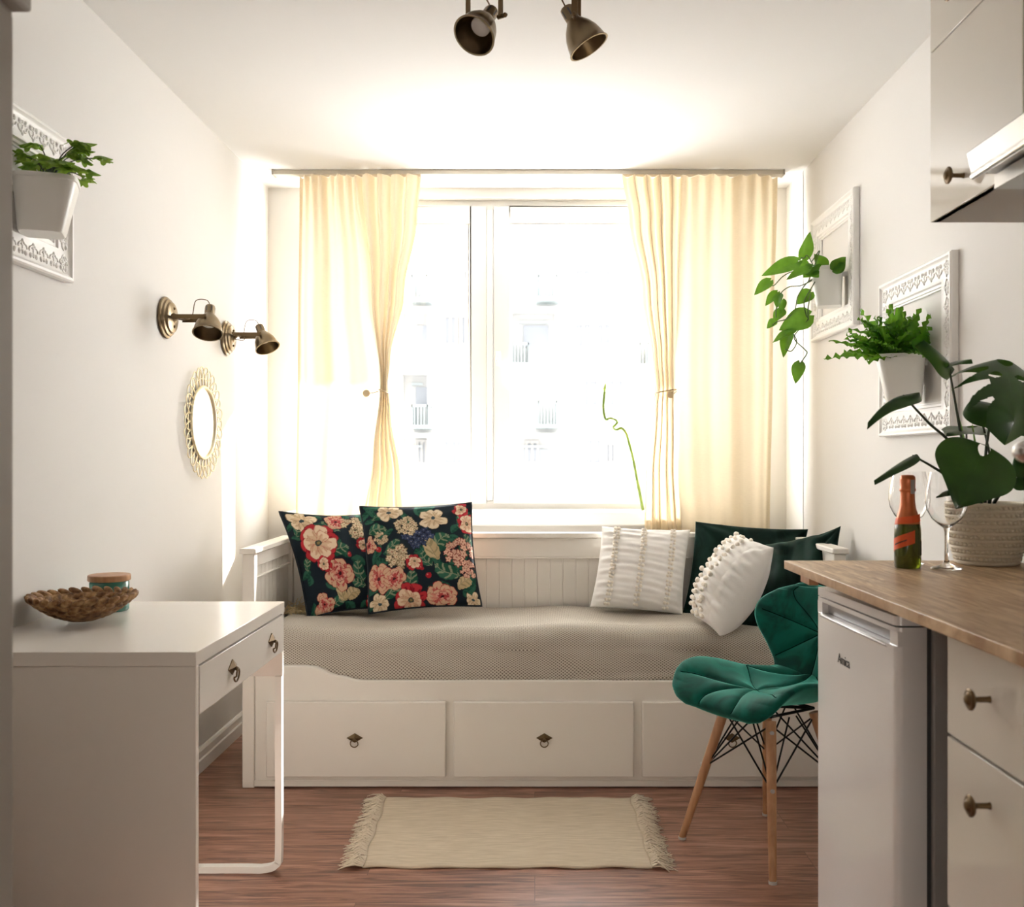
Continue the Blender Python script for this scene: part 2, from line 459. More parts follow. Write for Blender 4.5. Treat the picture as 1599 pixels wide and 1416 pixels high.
part('window_sill', MB().box((WX0-.03,4.37,.848),(WX1+.03,YW,.912)), upvc, win, bevel=.008)
# loggia slab of the flat above, outside the window
struct('trim_2', MB().box((-2.6,YB+.25,2.42),(2.6,6.0,2.6)), mat('outside_render', (.85,.85,.84), .9), label='white slab of the balcony above, seen through the top of the window')
# curtain track on the ceiling
tr = thing('curtain_track', 'slim white ceiling track carrying both cream curtains', 'curtain track', (0,4.30,ZC))
part('rail', MB().box((-1.136,4.275,ZC-.020),(1.081,4.325,ZC)), mat('track_beige', (.66,.60,.50), .5), tr, bevel=.002)
for x in (-1.136, 1.081):
    part('end_cap', MB().box((x-.004,4.272,ZC-.022),(x+.004,4.328,ZC)), mat('track_cap', (.45,.4,.33), .5), tr)

# ---------------------------------------------------------------- curtains
def curtain(name, label, side, zb):
    YC = 4.30; sc = F/YC
    X = lambda px: (px-CX)/sc
    Z = lambda py: H-(py-CY)/sc
    nu, nv = 170, 90
    # rows: z -> list of x for u stations; the part past u=.55 is gathered at the tie
    if side < 0:
        outer = [(0,X(467)),(.5,X(464)),(1,X(461))]
        mid = [(0,X(560)),(.33,X(578)),(.585,X(596)),(.8,X(583)),(1,X(566))]
        inner = [(0,X(661)),(.12,X(655)),(.33,X(634)),(.52,X(611)),(.585,X(607)),(.66,X(612)),(.85,X(628)),(1,X(634))]
    else:
        outer = [(0,X(1215)),(.5,X(1208)),(1,X(1203))]
        mid = [(0,X(1062)),(.33,X(1056)),(.585,X(1052)),(.8,X(1056)),(1,X(1062))]
        inner = [(0,X(973)),(.12,X(984)),(.33,X(1005)),(.52,X(1018)),(.585,X(1022)),(.66,X(1018)),(.85,X(1010)),(1,X(1008))]
    zt = ZC-.0205; tieZ = Z(612); zbot = zb
    zn = Z(830)
    def fn(u, v):
        z = lerp(zt, zbot, v)
        t = max(0, min(1.25, (zt-z)/(zt-zn)))    # 0 at the top, 1 at the bed's back rail
        a, m_, b = interp(outer, t), interp(mid, t), interp(inner, t)
        k = .52
        g = 0
        if u < k:
            q = u/k; x = lerp(a, m_, q)
            amp = .010+.012*math.sin(PI*q)
            y = amp*.8*math.sin(q*2*PI*2.4+.6+.5*math.sin(v*3))+.0025*math.sin(q*2*PI*7+1.3+v*2)
            y += .02*math.exp(-((q-.03)/.03)**2)
            # gathered heading folds just under the track
            hd = math.exp(-t*9)
            y += hd*(.016*math.sin(q*2*PI*7))
        else:
            q = (u-k)/(1-k)
            pin = math.exp(-((t-.585)/.16)**2)
            x = lerp(m_, b, q)
            amp = lerp(.034, .020, pin)
            fo = 4.5
            y = amp*math.sin(q*2*PI*fo+.7)*(1-.25*q)-.025*pin+.008*math.sin(q*2*PI*11+t*4)
            x += (1-pin)*.007*math.cos(q*2*PI*fo+.2)
        # diagonal drag from the tie up to the heading
        dd = math.exp(-((u-.50-.12*t)/.05)**2)
        y -= .02*dd*min(1, t*2.2)
        return V(x, YC+y-.004, z)
    root = thing(name, label, 'curtain', (X(560) if side < 0 else X(1100), YC, zb))
    mb = MB().grid(fn, nu, nv)
    o = part('curtain_panel', mb, curt, root, smooth=180)
    # hem and side seam
    # tieback loop and button
    loop = []
    c0 = V((interp(mid,.585)+interp(inner,.585))/2, YC-.03, tieZ)
    rx = abs(interp(mid,.585)-interp(inner,.585))/2+.006
    for i in range(24):
        a = 2*PI*i/24
        loop.append(c0+V(rx*math.cos(a), .05*math.sin(a), -.008*math.cos(a)*side*-1))
    part('tieback', MB().tube(loop, .0028, 8, closed=True), mat('tie_cord', (.45,.34,.2), .6), root)
    kx = 572 if side < 0 else 1047
    kc = P(kx, 614 if side < 0 else 616, 4.245)
    kb = MB().lathe([(.0,-.010),(.012,-.010),(.015,-.006),(.016,0),(.013,.006),(.0,.009)], dirM(kc, (0,-1,0)), 20)
    part('button', kb, mat('wood_button', (.66,.52,.33), .5), root)
    edge = V(c0.x+(rx if side > 0 else -rx), c0.y-.02, tieZ)
    part('cord', MB().tube([kc+V(0,.005,0), (kc+edge)/2+V(0,-.005,-.004), edge], .002, 6), mat('cord_thread', (.42,.32,.2), .6), root)
    return root
curtain('curtain', 'cream curtain on the left of the window, glaring in the sun, tied in at right', -1, .12)
curtain('curtain', 'cream curtain on the right, tied in at its left edge, behind the dark green cushions', 1, .12)
# ---------------------------------------------------------------- curly bamboo on the sill
pts = [P(x, y, 4.45-.0*i) for i, (x, y) in enumerate([(1004,796),(999,770),(994,744),(989,718),(983,694),(977,676),(970,669),(962,671),(958,667),(964,660),(961,655),(952,653),(947,655),(944,650),(942,636),(943,622),(944,612)])]
for i, d in enumerate([0,0,0,0,0,-.01,-.02,-.01,.01,.02,.0,-.01,0,0,0,0,0]): pts[i].y += d
pts[0].z = .914
root = thing('lucky_bamboo', 'thin curly lucky bamboo stalk on the window sill beside the right curtain', 'plant', pts[0])
cp = catmull(pts, 6)
rs = [.0062*(1.0 if i < 40 else .85)*(1.18 if i % 8 == 0 else 1) for i in range(len(cp))]
part('stalk', MB().tube(cp, rs, 8), bamboo, root)
def blade(mb, base, d, L, w, droop=.3, n=8):
    d = Vector(d).normalized(); s = d.cross(V(0,0,1)); 
    if s.length < .1: s = V(1,0,0)
    s.normalize(); vs = []; fs = []
    for i in range(n+1):
        t = i/n; c = Vector(base)+d*L*t+V(0,0,-droop*L*t*t); ww = w*math.sin(PI*min(1,.12+t*.88))**.8
        up = s.cross(d)
        vs += [c-s*ww+up*ww*.35, c, c+s*ww+up*ww*.35]
    for i in range(n):
        a = i*3; fs += [(a,a+1,a+4,a+3),(a+1,a+2,a+5,a+4)]
    mb.add(vs, fs)
tip = pts[-1]
for d, L in (((.1,-.2,1),.05),((-.9,-.3,.5),.035),((.8,.1,.7),.045),((-.4,.3,1),.04),((.9,-.3,-.1),.03)):
    m = MB(); blade(m, tip, d, L, .005, .2); part('leaf', m, mat('young_leaf', (.35,.5,.06), .4), root, smooth=180)

# ---------------------------------------------------------------- the block of flats across the street
fac = mat('pale_render', (.80,.80,.79), .9); winm = mat('far_window', (.52,.55,.60), .5); revm = mat('far_reveal', (.62,.61,.59), .8)
railm = mat('far_railing', (.62,.69,.70), .7); laundry = mat('far_laundry', (.50,.56,.80), .8); laundry2 = mat('far_laundry_green', (.42,.58,.56), .8)
YF = 44.0; q = YF/F
root = thing('apartment_block', 'pale block of flats with balconies across the street, washed out by daylight', 'building', (0,YF,-9))
def fp(px, py): return P(px, py, YF)
a, b = fp(250, 405), fp(1330, 1050)
part('wall', MB().box((a.x,YF,-9.5),(b.x,YF+8,a.z)), fac, root)
rowy = [395, 491, 587, 684, 780]
def farwin(x0, y0, x1, y1):
    a, b = fp(x0,y0), fp(x1,y1); m = MB()
    cx_ = (a.x+b.x)/2
    for s in ((a.x,b.x,a.z-.12,a.z),(a.x,b.x,b.z,b.z+.12),(a.x,a.x+.12,b.z+.12,a.z-.12),(b.x-.12,b.x,b.z+.12,a.z-.12),(cx_-.06,cx_+.06,b.z+.12,a.z-.12)):
        m.box((s[0],YF-.12,s[2]),(s[1],YF,s[3]))
    o = part('window', m, revm, root, smooth=0)
    part('pane', MB().box((a.x+.12,YF-.04,b.z+.12),(b.x-.12,YF-.01,a.z-.12)), winm, o, smooth=0)
for (x0,y0,x1,y1) in [(692,492,715,540),(718,492,738,540),(692,686,735,726),(896,504,925,545),(930,504,955,540),(912,684,940,726),(944,690,962,724),(905,592,935,636),(944,592,975,636),(896,420,925,440),(930,420,975,440),(820,688,842,724),(722,420,738,440),(650,686,668,726)]:
    farwin(x0,y0,x1,y1)
def loggia(x0, y0, x1, y1, bx0=None, bx1=None, by0=None, by1=None):
    a, b = fp(x0,y0), fp(x1,y1)
    m = MB(); d = 1.0
    # dark recess reads as a frame of reveals standing round a set-back wall
    m.box((a.x,YF-d,a.z),(b.x,YF,a.z+.2)); m.box((b.x,YF-d,b.z),(b.x+.15,YF,a.z+.2)); m.box((a.x-.15,YF-d,b.z),(a.x,YF,a.z+.2))
    o = part('loggia', m, fac, root, smooth=0)
    part('door', MB().box((a.x+.5,YF-.06,b.z),(a.x+1.6,YF-.01,a.z-.5)), winm, o, smooth=0)
    part('awning_bar', MB().box((a.x+.3,YF-.2,a.z-.42),(b.x-.3,YF-.1,a.z-.32)), railm, o, smooth=0)
for y in (491, 684): loggia(800, y, 866, y+50)
for y in (491, 587, 684): loggia(632, y, 671, y+48)
def balcony(x0, y0, x1, y1, stuff_=0):
    a, b = fp(x0,y0), fp(x1,y1); m = MB(); d = 1.3
    m.box((a.x-.1,YF-d,b.z-.15),(b.x+.1,YF,b.z))
    for i in range(int((b.x-a.x)/.14)+1):
        x = a.x+i*.14; m.box((x-.02,YF-d,b.z),(x+.02,YF-d+.04,a.z-.1))
    m.box((a.x,YF-d,a.z-.1),(b.x,YF-d+.06,a.z)); m.box((a.x,YF-d,b.z),(a.x+.05,YF,a.z)); m.box((b.x-.05,YF-d,b.z),(b.x,YF,a.z))
    part('balcony', m, railm, root, smooth=0)
balcony(840,437,869,470); balcony(648,437,672,471); balcony(840,628,869,664); balcony(800,540,826,570); balcony(648,634,673,665); balcony(994,540,1008,572)
for x0,y0,x1,y1,lm_ in ((816,418,828,432,laundry),(850,440,858,452,laundry),(801,421,812,432,laundry2),(842,458,848,470,laundry2),(828,602,834,612,laundry2)):
    a, b = fp(x0,y0), fp(x1,y1); part('laundry', MB().box((a.x,YF-1.4,b.z),(b.x,YF-1.36,a.z)), lm_, root, smooth=0)
part('washing_line', MB().tube([fp(800,417)+V(0,-1.4,0), fp(838,434)+V(0,-1.4,0), fp(866,432)+V(0,-1.4,0)], .03, 5), railm, root)
# ================================================================ daybed
BX0, BX1, BYF, BYB = -1.02, 1.085, 3.4375, 4.02
bed = thing('daybed', 'white wooden daybed with three drawers and panelled back under the window', 'daybed', ((BX0+BX1)/2, (BYF+BYB)/2, 0))
pw = .042
for x in (BX0, BX1-pw):
    for y, zt in ((BYF, .815), (BYB-pw, .832)):
        part('post', MB().box((x,y,0),(x+pw,y+pw,zt)), bedw, bed, bevel=.003)
# capping rails of the two ends and of the back
for x in (BX0, BX1-pw):
    m = MB().box((x-.008,BYF-.010,.815),(x+pw+.008,BYB+.008,.835))
    part('top_rail', m, bedw, bed, bevel=.004)
part('back_rail', MB().box((BX0+pw+.008,BYB-pw-.004,.826),(BX1-pw-.008,BYB+.006,.848)), bedw, bed, bevel=.004)
# back: frame with tongue-and-groove boards
yb = BYB-.03
m = MB().box((BX0+pw,yb,.75),(BX1-pw,yb+.025,.826)).box((BX0+pw,yb,.06),(BX1-pw,yb+.025,.2)).box((BX0+pw,yb-.003,.742),(BX1-pw,yb+.02,.750))
part('back_frame', m, bedw, bed, bevel=.003)
m = MB(); x = BX0+pw
prof = []
while x < BX1-pw-.001:
    x2 = min(x+.052, BX1-pw); prof += [(x+.003,yb+.008),(x2-.003,yb+.008),(x2,yb+.0105)]; 
    prof += [(x2-.0005,yb+.014)] if False else []
    # small bead beside each groove
    x = x2
prof = [(BX0+pw,yb+.014)]+prof+[(BX1-pw,yb+.022),(BX0+pw,yb+.022)]
m.prism([V(a, b_, .2) for a, b_ in prof], (0,0,.542))
part('back_boards', m, bedw, bed, smooth=0)
for sgn, x in ((1, BX0), (-1, BX1-pw)):
    xi = x+pw if sgn > 0 else x
    part('end_upper_rail', MB().box((x+.008,BYF+pw,.765),(x+pw-.008,BYB-pw,.815)), bedw, bed, bevel=.002)
    part('end_bead', MB().box((x+.006,BYF+pw,.722),(x+pw-.006,BYB-pw,.730)), bedw, bed, bevel=.002)
    part('end_lower_rail', MB().box((x+.010,BYF+pw,.06),(x+pw-.010,BYB-pw,.26)), bedw, bed, bevel=.002)
    m = MB(); y = BYF+pw; face = x+pw-.016 if sgn > 0 else x+.016; prof = [(face-sgn*.006, y)]
    while y < BYB-pw-.001:
        y2 = min(y+.052, BYB-pw); prof += [(face,y+.003),(face,y2-.003),(face-sgn*.0025,y2)]; y = y2
    prof += [(face-sgn*.014,BYB-pw),(face-sgn*.014,BYF+pw)]
    m.prism([V(a, b_, .26) for a, b_ in prof], (0,0,.505))
    part('end_boards', m, bedw, bed, smooth=0)
# front board: dips from the ends into the long low middle
def ftop(x):
    d = min(x-(BX0+pw), (BX1-pw)-x)
    return interp([(0,.424),(.17,.424),(.20,.421),(.30,.388),(.36,.374),(.40,.372)], d)
n = 160; yf = BYF+.006
xs = [lerp(BX0+pw, BX1-pw, i/n) for i in range(n+1)]
ring = [V(BX0+pw,yf,.022)]+[V(BX1-pw,yf,.022)]+[V(x,yf,ftop(x)) for x in xs[::-1]]
m = MB().prism(ring, (0,.026,0))
part('front_board', m, bedw, bed, bevel=.004)
part('plinth_rail', MB().box((BX0+pw,yf-.006,.004),(BX1-pw,yf+.03,.026)), bedw, bed, bevel=.002)
m = MB().box((BX0+.01,BYF+.04,.30),(BX1-.01,BYB-.03,.33))
part('slat_base', m, bedw, bed)
def ringpull(parent, c, nrm, side, s=1.0):
    """diamond plate with a drop ring; nrm outwards, side = horizontal axis of the front"""
    nrm = Vector(nrm); side = Vector(side); up = V(0,0,1); c = Vector(c)
    w_, h_ = .0285*s, .0165*s
    # plate: shallow pyramid
    base = [c+side*w_, c+up*h_, c-side*w_, c-up*h_]; top = [c+nrm*.002*s+side*w_, c+nrm*.002*s+up*h_, c+nrm*.002*s-side*w_, c+nrm*.002*s-up*h_]
    m = MB().add(base+top+[c+nrm*.009*s], [(0,1,5,4),(1,2,6,5),(2,3,7,6),(3,0,4,7),(4,5,8),(5,6,8),(6,7,8),(7,4,8)])
    m.ball(c+nrm*.010*s-up*.003*s, .0045*s)
    h = part('handle', m, dbrass, parent, smooth=20, label='brass diamond plate with a drop ring')
    r = .0135*s; cc = c+nrm*.011*s-up*(.003*s+r)
    pts = [cc+side*math.cos(a)*r+up*math.sin(a)*r+nrm*.003*math.cos(a/2) for a in [2*PI*i/28 for i in range(28)]]
    part('ring', MB().tube(pts, .0019*s, 8, closed=True), dbrass, h)
for (xa, xb, hx) in ((415,696,554),(708,990,850),(1003,1285,1143)):
    yd = BYF-.014; s = F/yd
    a, b = (xa-CX)/s, (xb-CX)/s; z1 = H-(1096-CY)/s; z0 = H-(1214-CY)/s
    d = part('drawer', MB().box((a,yd,z0),(b,yf,z1)), bedw, bed, bevel=.004)
    ringpull(d, P(hx, 1152, yd), (0,-1,0), (1,0,0))
# ---------------------------------------------------------------- mattress with bedspread
mx0, mx1, my0, my1, mz0, mz1 = BX0+pw+.004, BX1-pw-.004, BYF+.036, BYB-.045, .335, .548
rnd = [random.uniform(-1,1) for _ in range(60)]
def wr(x, y):
    """soft wrinkles of the cloth"""
    w_ = 0
    for k in range(9):
        a = rnd[k*4]*.5; fx = 5+6*abs(rnd[k*4+1]); ph = rnd[k*4+2]*6
        w_ += math.sin((x*math.sin(a)*2+y*math.cos(a)*2.2)*fx+ph+1.5*math.sin(x*2.1+ph))*.0016
    return w_
def spread_top(u, v):
    # v: 0 lower front .. goes up over the edge to the back
    x = lerp(mx0, mx1, u)
    L1, R, L2 = .12, .07, (my1-my0)
    s = v*(L1+R*1.3+L2)
    sag = .006*math.sin(x*5+1)+.004*math.sin(x*13)
    if s < L1:
        y = my0-.012*math.sin(PI*s/L1)+.004*math.sin(x*9+s*20)-.004*math.sin(x*21+s*50); z = lerp(mz0-.0, mz1-R, s/L1)
        if .55 < u < .98:   # loose drape fold on the right
            y -= .010*math.exp(-((z-.37-(u-.6)*.10)/.012)**2)
    elif s < L1+R*1.3:
        a = (s-L1)/(R*1.3)*PI/2; y = my0+R*(1-math.cos(a)); z = mz1-R+R*math.sin(a)+sag*math.sin(a)
    else:
        y = my0+R+(s-L1-R*1.3)*(L2-R)/L2; z = mz1+sag
        z += wr(x, y)*.55
    ed = min(u, 1-u)*(mx1-mx0)
    z -= .03*max(0, 1-ed/.05)**2 if s > L1 else 0
    return V(x, y, z)
m = MB().grid(spread_top, 200, 90)
sp = thing('bedspread', 'grey-beige woven bedspread covering the daybed mattress', 'bedspread', (0, BYF+.3, mz0))
part('cover', m, spread, sp, smooth=180)
part('mattress', MB().box((mx0+.01,my0+.02,mz0),(mx1-.01,my1-.01,mz1-.05)), mat('mattress_ticking', (.75,.73,.7), .9), sp, bevel=.02)
m = MB(); random.seed(3)
for i in range(90):
    b = P(452+random.uniform(-12,26), 0, 3.83+random.uniform(-.06,.10)); b.z = mz1+.004
    dd = V(random.uniform(-.2,1), random.uniform(-1,.3), random.uniform(-.05,.35)).normalized()*random.uniform(.03,.07)
    m.tube([b, b+dd*.5+V(0,0,.008), b+dd+V(0,0,-.002)], .0011, 5)
part('fringe', m, straw, sp, label='loose straw-coloured tassels')

# ================================================================ cushions
def cushion(name, label, corners, thick, material, group=None, pinch=.10, res=46, wrinkle=None, colfn=None, backmat=None, piping=None, bulgeback=1.0, sag=0, noiseamp=.003, seed=1):
    TL, TR, BR, BL = [Vector(c) for c in corners]
    ctr = (TL+TR+BR+BL)/4
    ex = ((TR-TL)+(BR-BL)).normalized(); ez = ((TL-BL)+(TR-BR)); ez = (ez-ex*ez.dot(ex)).normalized()
    nrm = ez.cross(ex); 
    if nrm.y > 0: nrm = -nrm
    rs = random.Random(seed); ph = [rs.uniform(0,6) for _ in range(12)]
    def surf(u, v, sgn):
        a, b = 2*u-1, 2*v-1      # v up
        # edges pull in, corners stay as ears
        ua = a*(1-pinch*(1-b*b)*abs(a)**3); vb = b*(1-pinch*(1-a*a)*abs(b)**3)
        U, W = (ua+1)/2, (vb+1)/2
        p = (BL*(1-U)+BR*U)*(1-W)+(TL*(1-U)+TR*U)*W
        e = max(0, (1-abs(a)**2.3))*max(0, (1-abs(b)**2.3))
        t = thick*.5*e**.52
        t *= 1+.10*b*-1+.05*math.sin(a*3+ph[0])*math.sin(b*2.5+ph[1])
        nn = noiseamp*e**.4*(math.sin(a*7+ph[2]+2*b)+math.sin(b*6+ph[3]-2.5*a)+.6*math.sin(a*15+b*4+ph[4]))
        # radiating creases from the corners
        for cx_, cy_ in ((-1,-1),(1,-1),(-1,1),(1,1)):
            r = math.hypot(a-cx_, b-cy_); an = math.atan2(b-cy_, a-cx_)
            nn += noiseamp*1.0*math.sin(an*11+ph[5]+cx_)*math.exp(-((r-.45)/.3)**2)*(e**.3)
        if wrinkle and sgn > 0: nn += wrinkle(a, b)*e**.25
        return p+nrm*sgn*(t+nn)*(1 if sgn > 0 else bulgeback)
    vs = []; fs = []; col = []
    R = res
    for j in range(R):
        for i in range(R):
            vs.append(surf(i/(R-1), j/(R-1), 1))
    for j in range(R):
        for i in range(R):
            vs.append(surf(i/(R-1), j/(R-1), -1) if 0 < i < R-1 and 0 < j < R-1 else vs[j*R+i].copy())
    f1 = [(j*R+i, j*R+i+1, (j+1)*R+i+1, (j+1)*R+i) for j in range(R-1) for i in range(R-1)]
    fs = f1+[tuple(x+R*R for x in f[::-1]) for f in f1]
    mb = MB().add(vs, fs)
    if colfn is not None:
        img = colfn
        n0 = img.shape[0]; cc = np.ones((2*R*R, 4), np.float32)
        idx = (np.arange(R)/(R-1)*(n0-1)).astype(int)
        sub = img[idx][:, idx]
        cc[:R*R, :3] = sub.reshape(-1, 3); cc[R*R:, :3] = sub.reshape(-1, 3)
        mb.col = cc
    base = V(ctr.x, ctr.y, min(p.z for p in (BL, BR)))
    root = thing(name, label, 'cushion', base, group)
    part('cushion_cover', mb, material, root, smooth=180)
    if piping:
        pts = []
        N = 40
        for k in range(N): pts.append(surf(k/N, 0, 1))
        for k in range(N): pts.append(surf(1, k/N, 1))
        for k in range(N): pts.append(surf(1-k/N, 1, 1))
        for k in range(N): pts.append(surf(0, 1-k/N, 1))
        part('piping', MB().tube(pts, .0045, 8, closed=True), piping, root)
    return root, surf, nrm
# ---- floral print, drawn into a small colour field in plain maths
def floral_image(N, seed, items):
    rng = np.random.RandomState(seed)
    yy, xx = np.mgrid[0:N, 0:N]/float(N-1)         # yy up
    img = np.zeros((N, N, 3), np.float32); img[:] = (.010,.018,.026)
    def blotch(sc, sd):
        r = np.random.RandomState(sd); f = np.zeros((N, N))
        for _ in range(8):
            a = r.uniform(0, 2*np.pi); k = sc*r.uniform(.6, 1.6)
            f += np.sin((xx*np.cos(a)+yy*np.sin(a))*k+r.uniform(0, 6))
        return f/8
    fine = blotch(90, seed+5); med = blotch(40, seed+9)
    def put(mask, c):
        mask = np.clip(mask, 0, 1)[..., None]; img[:] = img*(1-mask)+np.array(c, np.float32)*mask
    wx = xx+.010*blotch(28, seed+31)*2+.004*blotch(70, seed+32)*2; wy = yy+.010*blotch(28, seed+33)*2+.004*blotch(70, seed+34)*2
    def leaf(cx, cy, L, W, ang, base=(.015,.080,.050), vein=(.36,.38,.24), cream=False):
        c, s = np.cos(ang), np.sin(ang); u = ((wx-cx)*c+(wy-cy)*s)/L; v = (-(wx-cx)*s+(wy-cy)*c)/W
        v = v+.30*u*u
        d = 1-(np.abs(u)**1.8+np.abs(v)**1.7)+.05*np.sin(u*17+v*3)
        put((d > 0)*1.0, base if not cream else (.50,.38,.21))
        side_ = v > 0
        put(((d > .15) & side_)*.45, (.05,.17,.11) if not cream else (.64,.52,.32))
        vn = np.sin(u*11-np.abs(v)*5+.8*fine)
        put(((d > .10) & (vn > .55) & (np.abs(v) > .10) & (np.abs(v) < .85))*.65, vein if not cream else (.22,.20,.10))
        put(((np.abs(v) < .05) & (d > 0))*.7, vein if not cream else (.2,.18,.1))
    def petal(x, y, a, L, W, fill, tipc, edge, streak=.5):
        c, s = np.cos(a), np.sin(a); u = ((wx-x)*c+(wy-y)*s)/L; v = (-(wx-x)*s+(wy-y)*c)/W
        k = (u-.5)*2
        d = 1-(np.abs(k)**2.2+(v/(.55+.45*np.clip(u,0,1)))**2)+.06*np.sin(v*6+u*4)+.05*fine
        put((d > -.10)*.9, edge); put((d > .04)*1.0, fill)
        put(((d > .04) & (u > .62+.1*np.sin(v*8)))*.8, tipc)
        put(((d > .04) & (np.sin(v*9+med*2) > .62) & (u < .75))*streak, edge)
    def flower(cx, cy, R, kind, ph):
        r0 = np.random.RandomState(int(ph*100)+7); R = R*.86
        red, dred, pink, cream, dk = (.33,.010,.022), (.12,.005,.014), (.52,.13,.11), (.66,.46,.30), (.05,.010,.016)
        j = lambda q: r0.uniform(-q, q)*1.7
        if kind == 'poppy':
            for k in range(8): petal(cx, cy, ph+k*.785+j(.15), R*(1.0+j(.08)), R*.42, red, (.52,.04,.05), dred, .6)
            for k in range(7): petal(cx+j(.04)*R, cy+j(.04)*R, ph+.4+k*.9+j(.15), R*(.74+j(.08)), R*.36, cream, (.80,.63,.46), (.46,.13,.10), .35)
            put((np.hypot(wx-cx, wy-cy)/R < .17+.05*fine)*1.0, (.05,.06,.05)); put((np.hypot(wx-cx, wy-cy)/R < .08)*.8, (.3,.22,.08))
        elif kind == 'rose':
            for k in range(7): petal(cx, cy, ph+k*.9+j(.2), R*(1.0+j(.1)), R*.48, pink, cream, red, .3)
            for k in range(6): petal(cx+j(.1)*R, cy+j(.1)*R, ph+.3+k*1.05+j(.2), R*(.72+j(.08)), R*.40, (.66,.28,.21), cream, (.34,.02,.03), .3)
            for k in range(5): petal(cx+j(.1)*R, cy+j(.1)*R, ph+.8+k*1.26+j(.2), R*(.45+j(.06)), R*.30, (.50,.08,.08), (.72,.42,.32), dred, .4)
            put((np.hypot(wx-cx, wy-cy)/R < .12)*1.0, dk)
        elif kind == 'pale':
            for k in range(6): petal(cx, cy, ph+k*1.05+j(.15), R*(1.0+j(.1)), R*.46, (.68,.52,.34), (.80,.68,.50), (.34,.22,.12), .45)
            put((np.hypot(wx-cx, wy-cy)/R < .17+.05*fine)*1.0, (.05,.08,.09))
        elif kind == 'berry':
            r = np.hypot(wx-cx, wy-cy)/R
            put((r < .95)*1.0, (.38,.02,.03)); put((np.hypot(wx-cx+R*.3, wy-cy-R*.3)/R < .28)*.6, (.7,.3,.25))
    def cluster(cx, cy, R, tint):
        r0 = np.random.RandomState(int(cx*1000+cy*77))
        for _ in range(34):
            a, q_ = r0.uniform(0, 6.28), R*np.sqrt(r0.uniform(0, 1))
            x, y = cx+q_*np.cos(a), cy+q_*np.sin(a)*.85; rr = R*r0.uniform(.17,.26)
            dx, dy = wx-x, wy-y; r = np.hypot(dx, dy)/rr; th = np.arctan2(dy, dx); p = r0.uniform(0, 6)
            rim = .62+.38*np.cos(2.5*th+p)**2
            put(((r < rim+.20))*1.0, {'cream': (.20,.14,.08), 'pink': (.26,.06,.05), 'blue': (.01,.012,.03)}[tint])
            sh = r0.uniform(.75,1.1)
            c = {'cream': (.70,.57,.38), 'pink': (.74,.46,.34), 'blue': (.05,.07,.14)}[tint]
            put((r < rim)*1.0, tuple(q*sh for q in c)); put((r < .2)*1.0, (.35,.12,.08) if tint != 'blue' else (.25,.25,.3))
    # stems and loose background foliage first
    for _ in range(34):
        leaf(rng.uniform(0,1), rng.uniform(0,1), rng.uniform(.05,.10), rng.uniform(.025,.05), rng.uniform(0,6.28), base=(.012,.06,.042), vein=(.03,.13,.09))
    for it in items:
        k = it[0]
        if k == 'leaf': leaf(*it[1:])
        elif k == 'cleaf': leaf(*it[1:], cream=True)
        elif k == 'cluster': cluster(*it[1:])
        else: flower(it[1], it[2], it[3], k, it[4])
    return img
L1 = [('leaf',.46,.56,.10,.06,.3),('leaf',.62,.35,.11,.07,1.6),('leaf',.42,.80,.10,.05,2.4),('leaf',.10,.80,.08,.05,1.0),('leaf',.35,.08,.1,.05,.5),('leaf',.78,.74,.09,.05,2.2),
      ('leaf',.88,.55,.08,.05,.8),('cleaf',.86,.47,.10,.065,1.2),('cleaf',.52,.14,.08,.06,.4),('cleaf',.40,.16,.09,.05,1.8),('leaf',.10,.45,.07,.04,1.2),('leaf',.6,.22,.07,.04,2.6),
      ('pale',.17,.88,.15,.4),('poppy',.27,.64,.24,1.0),('rose',.42,.33,.17,.5),('rose',.50,.87,.13,2.0),('cluster',.70,.80,.14,'cream'),('poppy',.72,.60,.09,.3),('poppy',.92,.84,.14,2.2),
      ('cluster',.86,.22,.16,'pink'),('poppy',.28,.43,.08,1.1),('berry',.56,.50,.03,0),('rose',.20,.06,.12,1.4),('berry',.9,.04,.04,0),('poppy',.75,.04,.1,.8)]
L2 = [('leaf',.13,.74,.085,.055,.2),('leaf',.90,.80,.09,.06,1.3),('leaf',.68,.60,.10,.07,.7),('leaf',.72,.30,.12,.075,2.7),('leaf',.40,.24,.09,.06,1.5),('leaf',.26,.56,.09,.05,.9),('leaf',.55,.42,.08,.05,2.0),
      ('leaf',.20,.87,.11,.05,.1),('leaf',.95,.60,.07,.04,2.2),('leaf',.25,.15,.12,.05,.4),('leaf',.62,.12,.09,.05,2.9),('cleaf',.60,.53,.12,.06,1.9),('cleaf',.87,.20,.08,.06,.6),
      ('cluster',.49,.66,.13,'blue'),('pale',.64,.83,.14,.7),('pale',.26,.91,.13,.1),('cluster',.40,.76,.10,'cream'),('cluster',.17,.66,.06,'cream'),('cluster',.34,.46,.13,'cream'),
      ('rose',.12,.28,.15,.3),('rose',.25,.27,.12,1.9),('poppy',.45,.40,.09,.5),('cluster',.86,.48,.14,'pink'),('poppy',.96,.78,.12,1.9),('poppy',.90,.92,.09,.9),('poppy',.38,.06,.17,.2),
      ('rose',.66,.08,.14,1.1),('pale',.10,.06,.10,2.1),('berry',.13,.56,.035,0),('berry',.56,.27,.035,0),('berry',.50,.34,.025,0),('rose',.04,.6,.09,2.5),('cluster',.93,.33,.09,'pink'),('pale',.93,.05,.08,0)]
imgN = 420
im1 = floral_image(imgN, 11, L1); im2 = floral_image(imgN, 23, L2)
